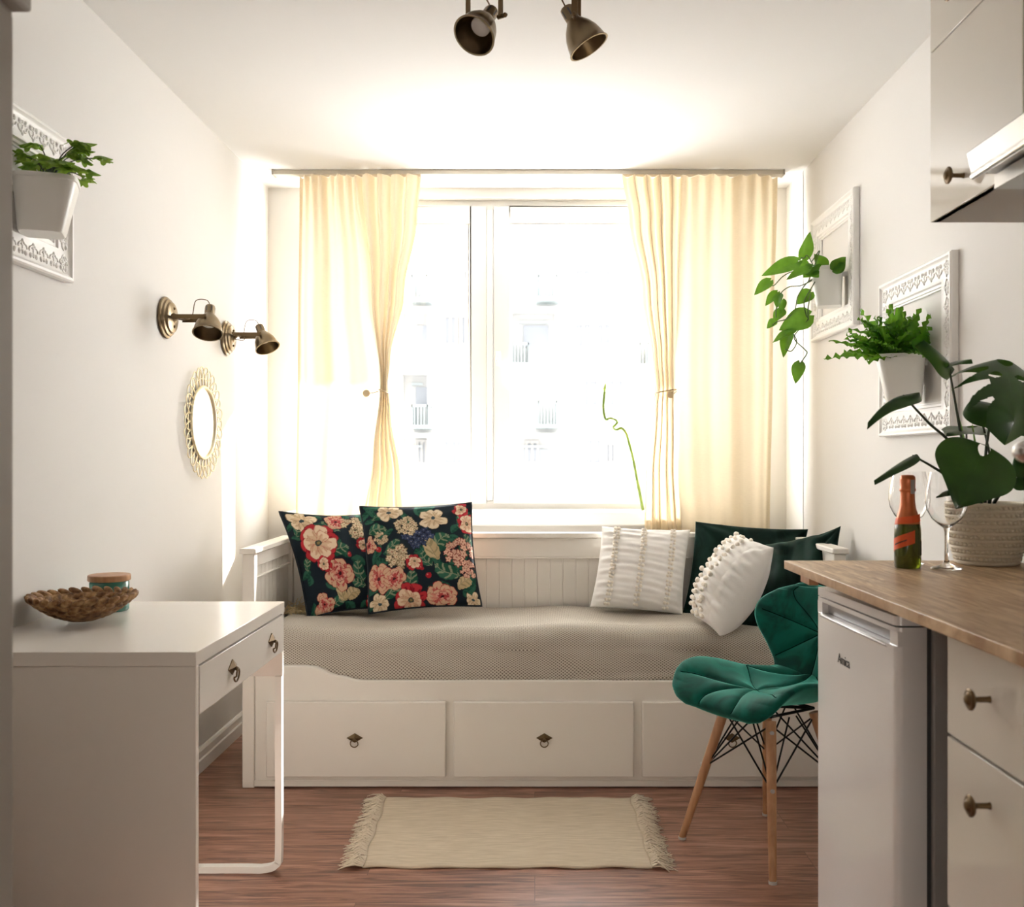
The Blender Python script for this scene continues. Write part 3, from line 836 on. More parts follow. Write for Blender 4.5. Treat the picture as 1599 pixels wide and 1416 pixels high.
cushion('floral_cushion', 'dark floral cushion with red and cream blooms, leaning at the left end of the daybed', [P(436,799,3.90),P(600,800,4.02),P(618,950,3.84),P(481,966,3.72)], .13, floral, 'floral cushions', .09, 240, colfn=im1, piping=navy, seed=4)
cushion('floral_cushion', 'dark floral cushion with cream and red blooms, overlapping the one at the left end', [P(562,791,3.86),P(736,785,3.90),P(752,946,3.74),P(576,958,3.72)], .14, floral, 'floral cushions', .06, 300, colfn=im2, piping=navy, seed=6)
def ruch(freq, amp, rows):
    def f(a, b):
        # gathers between the stitched rows
        s = 0
        for k in range(len(rows)-1):
            if rows[k] <= a <= rows[k+1]:
                q = (a-rows[k])/(rows[k+1]-rows[k]); s = math.sin(PI*q)
        return amp*((.35+.65*s)*(math.sin(b*freq+2.2*math.sin(a*3+b*2))+.6*math.sin(b*freq*1.7+a*5+1)))-amp*.9*(1-s)
    return f
def pompoms(root, surf, nrm, cols, n=17, r=.0075, twin=True):
    for a in cols:
        m = MB(); rs = random.Random(int(a*100)+5)
        for k in range(n):
            b = -.94+1.88*k/(n-1)
            for d in ((-.035, .035) if twin else (0,)):
                p = surf((a+d+rs.uniform(-.01,.01)+1)/2, (b+rs.uniform(-.02,.02)+1)/2, 1)+nrm*r*.8
                m.ball(p, r*rs.uniform(.85,1.15), n=8, m=6)
        part('pompom_trim', m, pomp, root, smooth=180, label='row of small cream pompoms')
rows = [-1,-.62,-.05,.58,1]
r_, s_, n__ = cushion('pompom_cushion', 'white ruched cushion with three rows of cream pompoms, standing upright against the back', [P(940,822,3.93),P(1078,827,3.93),P(1066,960,3.80),P(921,948,3.80)], .15, cotton, 'white pompom cushions', .05, 120, wrinkle=ruch(26,.0042,rows), noiseamp=.0015, seed=9)
pompoms(r_, s_, n__, (-.66,-.05,.60), 20, .0066)
cushion('velvet_cushion', 'dark green velvet cushion at the back, behind the two white ones', [P(1086,814,3.95),P(1262,826,3.95),P(1240,1000,3.83),P(1066,958,3.83)], .12, dark_v, 'dark green velvet cushions', .05, 90, noiseamp=.008, seed=12)
cushion('velvet_cushion', 'dark green velvet cushion with one pointed corner, leaning at the right end by the worktop', [P(1196,850,3.80),P(1313,821,3.66),P(1300,1010,3.54),P(1150,985,3.60)], .15, dark_v, 'dark green velvet cushions', .08, 90, noiseamp=.009, seed=15)
rows = [-1,-.5,.1,.62,1]
r_, s_, n__ = cushion('pompom_cushion', 'white pompom cushion turned sideways, tilted against the dark green ones', [P(1156,834,3.72),P(1208,855,3.47),P(1124,993,3.42),P(1084,962,3.62)], .21, cotton, 'white pompom cushions', .04, 120, wrinkle=ruch(22,.0050,rows), noiseamp=.002, seed=19)
pompoms(r_, s_, n__, (-.82,-.25,.2), 17, .0080)

# ================================================================ rug
RZ = .008
def rx(px, py):
    s = (py-CY)/(H-RZ); Y = F/s; return V((px-CX)/s, Y, RZ)
c_ = [rx(572,1352), rx(1040,1352), rx(1003,1244), rx(598,1244)]
c_ = [rx(566,1352), rx(1018,1352), rx(985,1244), rx(603,1244)]
root = thing('rug', 'cream cotton rug with fringed ends on the floor before the daybed', 'rug', (sum(p.x for p in c_)/4, sum(p.y for p in c_)/4, 0))
def rugf(u, v):
    p = (c_[0]*(1-u)+c_[1]*u)*(1-v)+(c_[3]*(1-u)+c_[2]*u)*v
    e = min(v, 1-v); p = p+V(.003*math.sin(v*19), .003*math.sin(u*23+v*3), 0)
    p.z = .006+.003*math.sin(u*9+1)*math.sin(v*7)*(1 if e > .02 else .4)+.0015*math.sin(u*31)
    p.z = max(.004, p.z)
    return p
m = MB().grid(rugf, 100, 50)
o = part('rug_cloth', m, rugm, root, smooth=180)
md = o.modifiers.new('solid', 'SOLIDIFY'); md.thickness = .004; md.offset = -1
random.seed(5)
for side in (0, 1):
    m = MB()
    for k in range(64):
        v = (k+.5)/64; b = rugf(side, v); sx_ = -1 if side == 0 else 1
        for j in range(4):
            L = random.uniform(.045,.075); an = random.gauss(0,.35); d = V(sx_*math.cos(an), math.sin(an), 0)
            b2 = b+V(0, random.uniform(-.004,.004), 0)
            m.tube([b2, b2+d*L*.35+V(0,0,random.uniform(.002,.012)), b2+d*L*.7+V(0,random.gauss(0,.006),random.uniform(-.003,.004)), b2+d*L+V(0,random.gauss(0,.01),-.003)], [.0022,.0024,.0019,.0012], 5)
    part('fringe', m, fringem, root, smooth=180)
# ================================================================ desk
DX0, DX1, DYN, DYF = XL+.004, -.698, 2.034, 2.752
desk = thing('desk', 'white desk with one drawer and a slim metal leg against the left wall', 'desk', ((DX0+DX1)/2,(DYN+DYF)/2,0))
part('desktop', MB().box((DX0,DYN-.002,.720),(DX1,DYF,.750)), white, desk, bevel=.0015)
part('side_panel', MB().box((DX0+.002,DYN,.0),(DX1-.001,DYN+.018,.7195)), white, desk, bevel=.001)
part('end_apron', MB().box((DX0+.002,DYF-.018,.545),(DX1-.002,DYF,.7195)), white, desk, bevel=.001)
part('back_panel', MB().box((DX0+.002,DYN+.018,.35),(DX0+.016,DYF-.018,.7195)), white, desk, bevel=.001)
part('drawer_rail', MB().box((DX1-.03,DYN+.018,.612),(DX1-.018,DYF-.018,.716)), white, desk)
d = part('drawer', MB().box((DX1-.018,DYN+.021,.615),(DX1,DYF-.021,.7155)), white, desk, bevel=.001)
for px in (357, 419):
    s = (px-CX)/(DX1-.008); Y = F/s
    ringpull(d, (DX1, Y, .668), (1,0,0), (0,-1,0), 1.1)
lm = mat('leg_lacquer', (.84,.82,.77), .35)
yl = DYF-.012
pts = catmull([V(DX1-.012,yl,.545),V(DX1-.012,yl,.3),V(DX1-.012,yl,.06),V(DX1-.02,yl,.022),V(DX1-.055,yl,.010),V(DX1-.12,yl,.010),V(DX0+.12,yl,.010),V(DX0+.04,yl,.02),V(DX0+.02,yl,.06),V(DX0+.02,yl,.545)], 8)
m = MB()
def barsweep(m, pts, w_, d_, yv=V(0,1,0)):
    n = len(pts); vs = []
    for i, p in enumerate(pts):
        t = (pts[min(i+1,n-1)]-pts[max(0,i-1)]).normalized(); a = t.cross(yv).normalized()
        vs += [p+a*w_+yv*d_, p-a*w_+yv*d_, p-a*w_-yv*d_, p+a*w_-yv*d_]
    fs = [(i*4+k, i*4+(k+1)%4, i*4+4+(k+1)%4, i*4+4+k) for i in range(n-1) for k in range(4)]+[(3,2,1,0),tuple((n-1)*4+k for k in range(4))]
    m.add(vs, fs)
barsweep(m, pts, .009, .012)
part('leg', m, lm, desk, smooth=50)
# ---------------------------------------------------------------- woven bowl and candle jar
bc = V(-1.098, 2.395, .751)
bowlm = mat('water_hyacinth', (.3,.17,.08), .6, spec=.3)
t_, n_, l_, b_ = nodes(bowlm)
nz = noise(bowlm, coord(bowlm), 55, 4, .6)
l_.new(ramp(bowlm, nz, [(.34,(.10,.045,.018)),(.5,(.27,.14,.06)),(.66,(.48,.30,.14))]), b_.inputs['Base Color'])
bowl = thing('woven_bowl', 'brown woven bowl on the white desk in front of the small jar', 'bowl', bc)
def bowlprof(t):   # t 0 centre .. 1 rim
    return (.117*t, .010+.052*t**2.1)
m = MB()
for ring in range(8):
    t = .20+.114*ring; r, z = bowlprof(min(1,t)); nst = max(7, int(2*PI*r/.026))
    for k in range(nst):
        a = 2*PI*(k+.5*(ring%2))/nst; rr = random.uniform(.9,1.12)
        c = bc+V(r*math.cos(a), r*math.sin(a), z)
        rad = V(math.cos(a), math.sin(a), .15+.9*t); tan = V(-math.sin(a), math.cos(a), 0)
        R3 = Matrix((tan, rad.normalized(), tan.cross(rad).normalized())).transposed()
        R3 = R3 @ Matrix.Rotation(.6*(1 if ring%2 else -1), 3, 'Z')
        m.ball(c, .0195*rr, .0090*rr, .0072, n=12, m=8, R=R3)
part('strand', m, bowlm, bowl, smooth=180)
bowl.children[0].name = 'plaited_weave'
m = MB().lathe([(0,.004),(.03,.005),(.07,.020),(.10,.043),(.112,.058),(.108,.060),(.09,.042),(.06,.024),(.02,.012),(0,.011)], Matrix.Translation(bc), 36)
part('bowl_base', m, bowlm, bowl, smooth=180)
jc = V(-1.115, 2.585, .751)
jar = thing('candle_jar', 'green glass candle jar with a flat wooden lid behind the woven bowl', 'jar', jc)
T = Matrix.Translation(jc)
part('jar', MB().lathe([(.0,.0),(.046,.0),(.049,.004),(.049,.074),(.046,.078),(0,.078)], T, 40), mat('green_glaze', (.03,.20,.15), .15, spec=.6), jar)
part('lid', MB().lathe([(0,.078),(.051,.078),(.053,.080),(.053,.092),(.051,.094),(0,.094)], T, 40), wood, jar)
# ---------------------------------------------------------------- wardrobe at the left edge
WY = 1.27
wd = thing('wardrobe', 'tall grey wardrobe at the left edge, close to the camera', 'wardrobe', (-.95, .95, 0))
part('carcass', MB().box((XL+.004,.55,.0),(-.672,WY,1.73)), wardm, wd, bevel=.003)
part('door', MB().box((-.672,.60,.06),(-.662,WY-.018,1.71)), wardm, wd, bevel=.002)
part('cornice', MB().box((XL+.004,.53,1.725),(-.650,WY+.008,1.765)), wardm, wd, bevel=.006)
# ---------------------------------------------------------------- round mirror with a looped rattan-like rim
mc = V(XL+.012, 0, 0)
s = (CX-311)/abs(XL); mc.y = F/s; mc.z = H+(715-660)/s
mr_ = thing('wall_mirror', 'round mirror with a looped pale gold wire rim on the left wall', 'mirror', mc)
Ro, Ri = .205, .132
M = dirM(mc, (1,0,0))
part('mirror_glass', MB().lathe([(0,0),(Ri,0),(Ri,.004),(0,.004)], M, 64), mirror, mr_)
pts = [M@V(Ri*math.cos(2*PI*i/72), Ri*math.sin(2*PI*i/72), .006) for i in range(72)]
part('inner_ring', MB().tube(pts, .0058, 10, closed=True), gold, mr_)
m = MB(); NL = 30
for k in range(NL):
    a0 = 2*PI*k/NL; loop = []
    for i in range(17):
        q = i/16; an = (q-.5)*2*PI/NL*2.0*(1.0); r = Ri+.004+(Ro-Ri-.004)*math.sin(PI*q)**.6
        loop.append(M@V(r*math.cos(a0+an), r*math.sin(a0+an), .004+.004*math.sin(q*PI)*(1 if k%2 else .3)))
    m.tube(loop, .0023, 6)
part('wire_rim', m, gold, mr_, smooth=180)
m = MB()
pts = [M@V((Ri+.030)*math.cos(2*PI*i/72), (Ri+.030)*math.sin(2*PI*i/72), .004) for i in range(72)]
m.tube(pts, .0018, 6, closed=True)
part('wire_band', m, gold, mr_, smooth=180)

# ================================================================ spot lamps
SH = [(.0145,-.052),(.0165,-.050),(.0175,-.046),(.0175,-.016),(.022,-.010),(.034,.006),(.043,.024),(.048,.044),(.0505,.058),(.0535,.061),(.0535,.063),(.0490,.063),(.0465,.044),(.041,.024),(.032,.008),(.018,-.006),(0,-.008)]
def spothead(root, pivot, d, armside, bulb=False, s=1.0):
    M = dirM(pivot, d)
    S = Matrix.Scale(s, 4)
    M = M@S
    sh = part('lamp_shade', MB().lathe(SH, M, 40), brass, root, smooth=35)
    slots = MB()
    for k in range(6):
        a = 2*PI*k/6; slots.box((.0168,-.0022,-.044),(.0179,.0022,-.024), M@Matrix.Rotation(a,4,'Z'))
    part('vent_slots', slots, gasket, sh, smooth=0)
    b = MB().lathe([(0,.030),(.018,.030),(.024,.026),(.025,.018),(.016,.0),(0,-.004)], M, 24)
    part('bulb', b, bulbm, sh)
    return M
def sconce(label, px, py, bx, by, dirv):
    s = (CX-bx)/abs(XL); c = V(XL+.002, F/s, H+(CY-by)/s)
    root = thing('wall_lamp', label, 'lamp', c, 'brass wall lamps')
    M = dirM(c, (1,0,0))
    part('base', MB().lathe([(0,0),(.068,0),(.070,.003),(.068,.008),(.062,.011),(.060,.017),(.053,.020),(.050,.026),(.043,.029),(.018,.031),(.012,.036),(0,.036)], M, 48), brass, root, smooth=30)
    X = c.x+.150; s2 = (px-CX)/X; piv = V(X, F/s2, H+(CY-py)/s2)
    piv.y = c.y-.01
    piv.z = H+(CY-py)*piv.y/F
    arm = MB()
    for sy in (-1, 1):
        y = piv.y+sy*.047
        arm.box((c.x+.044,y-.0015,piv.z-.007),(piv.x+.006,y+.0015,piv.z+.007))
        arm.tube([V(piv.x,y-.006,piv.z),V(piv.x,y+.006,piv.z)], .006, 10)
        arm.tube([V(c.x+.046,y,piv.z+.004), V(c.x+.046,piv.y,piv.z+.004)], .006, 8)
    arm.tube([V(c.x+.030,c.y,c.z), V(c.x+.048,piv.y,piv.z+.004)], .008, 12)
    part('bracket', arm, dbrass, root)
    sc_ = MB()
    for dz in (-.03, .03): sc_.ball(c+V(.03,.0,dz), .005)
    part('screws', sc_, dbrass, root)
    M2 = spothead(root, piv, dirv, 0, s=.93)
    cap = M2@V(0,0,-.052)
    cb = catmull([cap, cap+V(-.012,0,.020), cap+V(-.045,-.01,.016), cap+V(-.06,0,-.03), V(c.x+.075,c.y-.01,c.z-.008), c+V(.03,0,-.004)], 8)
    part('cable', MB().tube(cb, .0016, 6), dbrass, root)
    return root
sconce('brass wall lamp nearer the camera, its shade pointing straight down', 312, 497, 257, 496, (.06,-.42,-.9))
sconce('brass wall lamp nearer the window, its shade tilted towards the window', 400, 524, 352, 528, (.40,-.28,-.86))
# ceiling bar with two spots
cl = thing('ceiling_spotlight', 'antique brass ceiling light with two adjustable spot shades', 'lamp', (0,2.45,ZC))
part('ceiling_bar', MB().box((-.22,2.42,ZC-.025),(.20,2.48,ZC)), brass, cl, bevel=.004)
def cspot(px, py, Y, d, yaw):
    piv = P(px, py, Y); top = V(piv.x, Y, ZC-.025)
    a = V(math.cos(yaw), math.sin(yaw), 0)
    m = MB()
    for sg in (-1, 1):
        p = piv+a*.051*sg
        m.box((-.0075,-.0018,0),(.0075,.0018,ZC-.045-piv.z+.006), frameM(p, V(-a.y,a.x,0), a, V(0,0,1)))
        m.tube([p-a*.008, p+a*.008], .006, 10)
    m.box((-.0055,-.053,0),(.0055,.053,.003), frameM(V(piv.x,piv.y,ZC-.045), V(-a.y,a.x,0), a, V(0,0,1)))
    m.tube([V(piv.x,piv.y,ZC-.045), V(piv.x,piv.y,ZC-.02)], .008, 12)
    part('bracket', m, dbrass, cl)
    m = MB(); p = piv+a*.060; m.ball(p+a*.004, .006); m.tube([p-a*.004, p+a*.010], .003, 8)
    part('thumb_screw', m, dbrass, cl)
    M2 = spothead(cl, piv, d, 0)
    cap = M2@V(0,0,-.052)
    cb = catmull([cap, cap+V(-.01,0,.02), cap+V(-.03,0,.06), cap+V(-.02,.01,.12), V(piv.x,piv.y,ZC-.03)], 8)
    part('cable', MB().tube(cb, .002, 6), dbrass, cl)
cspot(756, 34, 2.42, (-.36,-.52,-.76), -.62)
cspot(900, 40, 2.45, (.50,-.02,-.86), -1.70)

# ================================================================ ornate frames with hanging planters
def ornate(label, side, ya, yb, z0, z1):
    x = XL if side < 0 else XR; nx = 1 if side < 0 else -1
    root = thing('ornate_frame', label, 'picture frame', (x,(ya+yb)/2,z0), 'white ornate frames hung round the planters')
    bw = .092
    def ring(prof):      # prof: (inset from the outer edge, depth)
        vs = []; 
        for (i, d) in prof:
            for (y, z) in ((ya+i,z0+i),(yb-i,z0+i),(yb-i,z1-i),(ya+i,z1-i)): vs.append(V(x+nx*d, y, z))
        n = len(prof); fs = []
        for k in range(n-1):
            for j in range(4): fs.append((k*4+j, k*4+(j+1)%4, (k+1)*4+(j+1)%4, (k+1)*4+j))
        return vs, fs
    v, f = ring([(0,.001),(0,.020),(.004,.024),(.010,.024),(.014,.019),(.020,.0155),(.066,.0150),(.070,.017),(.075,.018),(.079,.013),(.086,.013),(.088,.009),(bw,.008),(bw,.001)])
    part('moulding', MB().add(v, f), plaster, root, smooth=30)
    m = MB(); inset = .043
    def motif(c, ux, uz, w_):
        # a small acanthus scroll: curl, leaf lobes and a bead
        nrm = V(nx,0,0)
        for sg in (-1, 1):
            pts = []
            for i in range(11):
                t = i/10; a = t*PI*1.5; r = w_*.30*(1-.6*t)
                pts.append(c+ux*sg*(w_*.22+r*math.cos(a)-w_*.05)+uz*(r*math.sin(a)-.002)+nrm*.004)
            m.tube(pts, [.0034*(1-.45*i/10) for i in range(11)], 6)
            m.ball(c+ux*sg*w_*.30-uz*.012+nrm*.002, .0075, .0075, .0075, n=8, m=6)
        for k, (du, dv) in enumerate(((0,.015),(-.006,.009),(.006,.009),(0,-.012))):
            m.ball(c+ux*du+uz*dv+nrm*.003, .0055, n=8, m=6)
    for (a, b) in (((ya,z0),(yb,z0)),((yb,z0),(yb,z1)),((yb,z1),(ya,z1)),((ya,z1),(ya,z0))):
        p0, p1 = V(x+nx*.013,a[0],a[1]), V(x+nx*.013,b[0],b[1]); d = (p1-p0); L = d.length; d.normalize()
        inn = V(nx,0,0).cross(d); cen = V(x,(ya+yb)/2,(z0+z1)/2)
        if inn.dot(cen-p0) < 0: inn = -inn
        n_m = int((L-2*inset)/.050)
        for k in range(n_m+1):
            c = p0+d*(inset+(L-2*inset)*k/n_m)+inn*inset-V(nx,0,0)*.002
            motif(c, d, inn, .046)
    part('ornament', m, plaster, root, smooth=180)
    return root
ornate('white ornate frame on the right wall nearest the curtain, round the trailing plant', 1, 3.55, 4.10, 1.63, 2.127)
ornate('white ornate frame on the right wall behind the fern pot', 1, 2.72, 3.29, 1.22, 1.724)
ornate('white ornate frame high on the left wall, cut off by the wardrobe', -1, 2.05, 2.595, 1.61, 1.98)
def pot(label, side, Y, ztop, hgt=.14, wt=.066, wb=.048, rot=.35, nm='hanging_planter'):
    x = (XR-.078) if side > 0 else (XL+.078)
    root = thing(nm, label, 'potted plant', (x,Y,ztop-hgt), 'white hanging planters')
    sx_ = .012*(1 if side > 0 else -1)
    def T(z): return Matrix.Translation((x+sx_*(1-(z-(ztop-hgt))/hgt), Y, 0))
    prof = [(0,0),(wb*.94,0),(wb,.004),(wt,hgt-.012),(wt+.002,hgt-.010),(wt+.002,hgt),(wt-.002,hgt),(wt-.004,hgt-.014),(wt-.006,hgt-.020),(0,hgt-.020)]
    m = MB().lathe(prof, Matrix.Rotation(rot, 4, 'Z'), 48, power=5)
    m.v = [V(p.x+x+sx_*(1-p.z/hgt), p.y+Y, p.z+ztop-hgt) for p in m.v]
    part('pot', m, potw, root, smooth=30)
    wx = XR if side > 0 else XL; b = MB()
    b.box((min(wx,x+ (.05 if side>0 else -.05)),Y-.012,ztop-.03),(max(wx-.0005,x+(.05 if side>0 else -.05)) if side>0 else x-.05,Y+.012,ztop-.015))
    part('hook', b, potw, root)
    part('soil', MB().lathe([(0,0),(wt-.009,0),(wt-.009,.004),(0,.006)], Matrix.Translation((x,Y,ztop-.022)), 24), soil, root)
    return root
def heartleaf(m, base, tip, W, roll=0, fold=.25, droop=.1, lobes=.12, nt=10, nq=4, face=V(0,-1,0)):
    base = Vector(base); tip = Vector(tip); d = tip-base; L = d.length; d.normalize()
    side = d.cross(face); 
    if side.length < .15: side = d.cross(V(0,0,1))
    side.normalize(); side = Matrix.Rotation(roll, 3, d)@side; n = side.cross(d).normalized()
    vs = []; fs = []
    cols = 2*nq+1
    for i in range(nt+1):
        t = i/nt; q = lobes
        w_ = W*.5*1.02*(math.sin(PI*(t**.58))**.85) if 0 < t < 1 else (0 if t == 1 else W*.10)
        for j in range(-nq, nq+1):
            k = j/nq
            back = -lobes*L*(abs(k)**.8)*math.exp(-t*7)*(1 if j else 0)
            p = base+d*(L*t+back*(1.0-.0))+side*(w_*k if t > 0 else W*.10*k)
            p += n*(fold*abs(k)*w_ - droop*L*t*t*.6)+n*(.03*W*math.sin(t*9+k*3))
            vs.append(p)
    for i in range(nt):
        for j in range(cols-1):
            a = i*cols+j; fs.append((a, a+1, a+cols+1, a+cols))
    m.add(vs, fs)
# --- trailing pothos by the curtain
ph_ = pot('white planter with long trailing heart-leaved vine on the right wall beside the curtain', 1, 3.70, 1.862, .145, .060, .046, -.30)
PY = 3.66
def pp(px, py, dy=0): return P(px, py, PY+dy)
vines = [[(1282,432,.05),(1262,440,0),(1246,462,-.02),(1241,484,-.03),(1228,498,-.04),(1214,502,-.04),(1206,508,-.04)],
         [(1278,430,.05),(1268,448,-.02),(1256,470,-.04),(1259,492,-.04),(1262,498,-.04),(1250,512,-.03),(1240,528,-.03),(1256,545,-.03),(1260,552,-.03),(1249,568,-.03),(1247,574,-.03)],
         [(1276,428,.05),(1256,426,0),(1238,424,0),(1222,432,0),(1208,446,0),(1202,440,0)],
         [(1278,432,.05),(1262,400,0),(1256,403,0),(1250,402,0)],
         [(1272,436,.03),(1250,446,-.01),(1232,448,-.01),(1218,460,-.01),(1212,484,-.01),(1212,496,-.01)],
         [(1232,512,-.03),(1244,532,-.03),(1236,548,-.03),(1226,545,-.03)],
         [(1286,432,.02),(1288,422,.02),(1286,415,.0)],[(1300,430,.02),(1300,420,.0)],[(1262,440,0),(1280,392,0),(1268,408,0)],[(1262,500,-.04),(1262,480,-.04),(1266,458,-.02)]]
m = MB()
for vn in vines: m.tube(catmull([pp(x,y,dy) for x,y,dy in vn], 6), .0021, 6)
part('vine_stems', m, stemm, ph_, smooth=180)
LV = [((1252,404),(1268,362),26,.5),((1246,408),(1190,428),24,.3),((1203,438),(1178,459),18,.4),((1287,421),(1273,396),24,.2),((1300,420),(1322,402),26,.5),((1266,456),(1245,474),22,.3),
      ((1264,492),(1218,514),34,.15),((1232,516),(1222,557),20,.6),((1249,566),(1242,598),20,.4),((1214,456),(1195,476),16,.5),((1222,484),(1208,502),18,.5),((1210,500),(1198,512),13,.3),
      ((1262,420),(1228,434),18,.7),((1272,418),(1255,432),24,.3),((1240,516),(1206,532),18,.9),((1284,420),(1258,428),20,-.4),((1218,460),(1212,480),15,.8),((1222,468),(1220,488),13,.2),((1301,422),(1318,410),22,-.5),((1262,415),(1240,412),16,.1)]
for (b, t, w_, rl) in LV:
    dy = random.uniform(-.05,.03); m = MB(); heartleaf(m, pp(*b, dy), pp(*t, dy-.02), w_*PY/F*1.05, rl, .28, .15)
    part('leaf', m, pothos, ph_, smooth=180)
# --- fern
fn_ = pot('white planter with a bushy bright green fern, lower on the right wall', 1, 2.95, 1.457, .14, .068, .050, -.30)
c0 = V(XR-.078, 2.95, 1.445); rs = random.Random(8)
def frond(m, base, d, L, W, curl, rs):
    d = Vector(d).normalized(); g = V(0,0,-1); pts = []; p = Vector(base); n = 16
    for i in range(n+1):
        pts.append(p.copy()); p = p+d*(L/n); d = (d+g*curl/n).normalized()
    vs = []; cols = 7; ph = rs.uniform(0,6)
    for i, q in enumerate(pts):
        t = i/n; td = (pts[min(i+1,n)]-pts[max(0,i-1)]).normalized(); s_ = td.cross(V(rs.uniform(-.1,.1),-.6,.8)).normalized(); nn = s_.cross(td)
        w_ = W*(.35+.65*math.sin(PI*min(1,t*1.05+.08)))*(1+.28*(1 if i%2 else -1))
        for k in range(cols):
            a = (k/(cols-1)-.5)*2
            vs.append(q+s_*a*w_+nn*(abs(a)*.35*w_+W*.38*abs(a)*math.sin(i*2.6+ph+(1 if a > 0 else 0)*1.5)))
    fs = [(i*cols+k, i*cols+k+1, (i+1)*cols+k+1, (i+1)*cols+k) for i in range(n) for k in range(cols-1)]
    m.add(vs, fs)
for k in range(74):
    a = rs.uniform(0, 2*PI); el = rs.uniform(.25, 1.45)
    d = V(math.cos(a)*math.cos(el)-.30, math.sin(a)*math.cos(el)*1.1, math.sin(el)*.9)
    b = c0+V(rs.uniform(-.045,.04), rs.uniform(-.05,.05), 0)
    if d.x > 0: d.x *= .35
    m = MB(); frond(m, b, d, rs.uniform(.11,.175)*(1.1 if d.x < -.6 else 1), rs.uniform(.015,.022), rs.uniform(.1,.9), rs)
    for i, p in enumerate(m.v):
        if p.x > XR-.006: p.x = XR-.006
    part('frond', m, fernm, fn_, smooth=180)
# --- leafy herb on the left wall
hb_ = pot('white planter with lobed light green leaves on the left wall by the wardrobe', -1, 2.34, 1.81, .130, .068, .050, .35)
c0 = V(XL+.078, 2.34, 1.80); rs = random.Random(4)
def lobed(m, c, d, up, L):
    d = Vector(d).normalized(); s_ = d.cross(up).normalized(); n = s_.cross(d); out = []
    N = 30
    for i in range(N):
        t = -PI+2*PI*i/N; r = L*.5*(.55+.45*abs(math.cos(2.5*t)))*(1+.25*math.cos(t))
        out.append(c+d*(L*.4+r*math.cos(t))+s_*r*math.sin(t)+n*(.12*L*math.cos(3*t)-.25*r))
    n0 = [c+d*L*.4+n*.1*L]+out
    m.add(n0, [(0, i+1, (i+1)%N+1) for i in range(N)])
stems = MB()
for k in range(20):
    a = rs.uniform(0, 2*PI); rr = rs.uniform(.02,.10); hh = rs.uniform(.020,.105)*(1.15-rr*5)+.008
    e = c0+V(math.cos(a)*rr+.015, math.sin(a)*rr*1.0+.03, max(.008,hh))
    if e.x < XL+.035: e.x = XL+.035
    b = c0+V(rs.uniform(-.02,.02), rs.uniform(-.02,.02), 0)
    stems.tube(catmull([b, (b+e)/2+V(0,0,.02), e], 5), .0014, 5)
    for j in range(3):
        an = a+(j-1)*1.0
        d = V(math.cos(an), math.sin(an), rs.uniform(-.5,.3)); m = MB(); lobed(m, e+V(rs.uniform(-.008,.008),rs.uniform(-.008,.008),0), d, V(0,0,1), rs.uniform(.032,.046))
        for p in m.v: p.x = max(p.x, XL+.006)
        part('leaf', m, herb, hb_, smooth=180)
part('leaf_stems', stems, stemd, hb_, smooth=180)
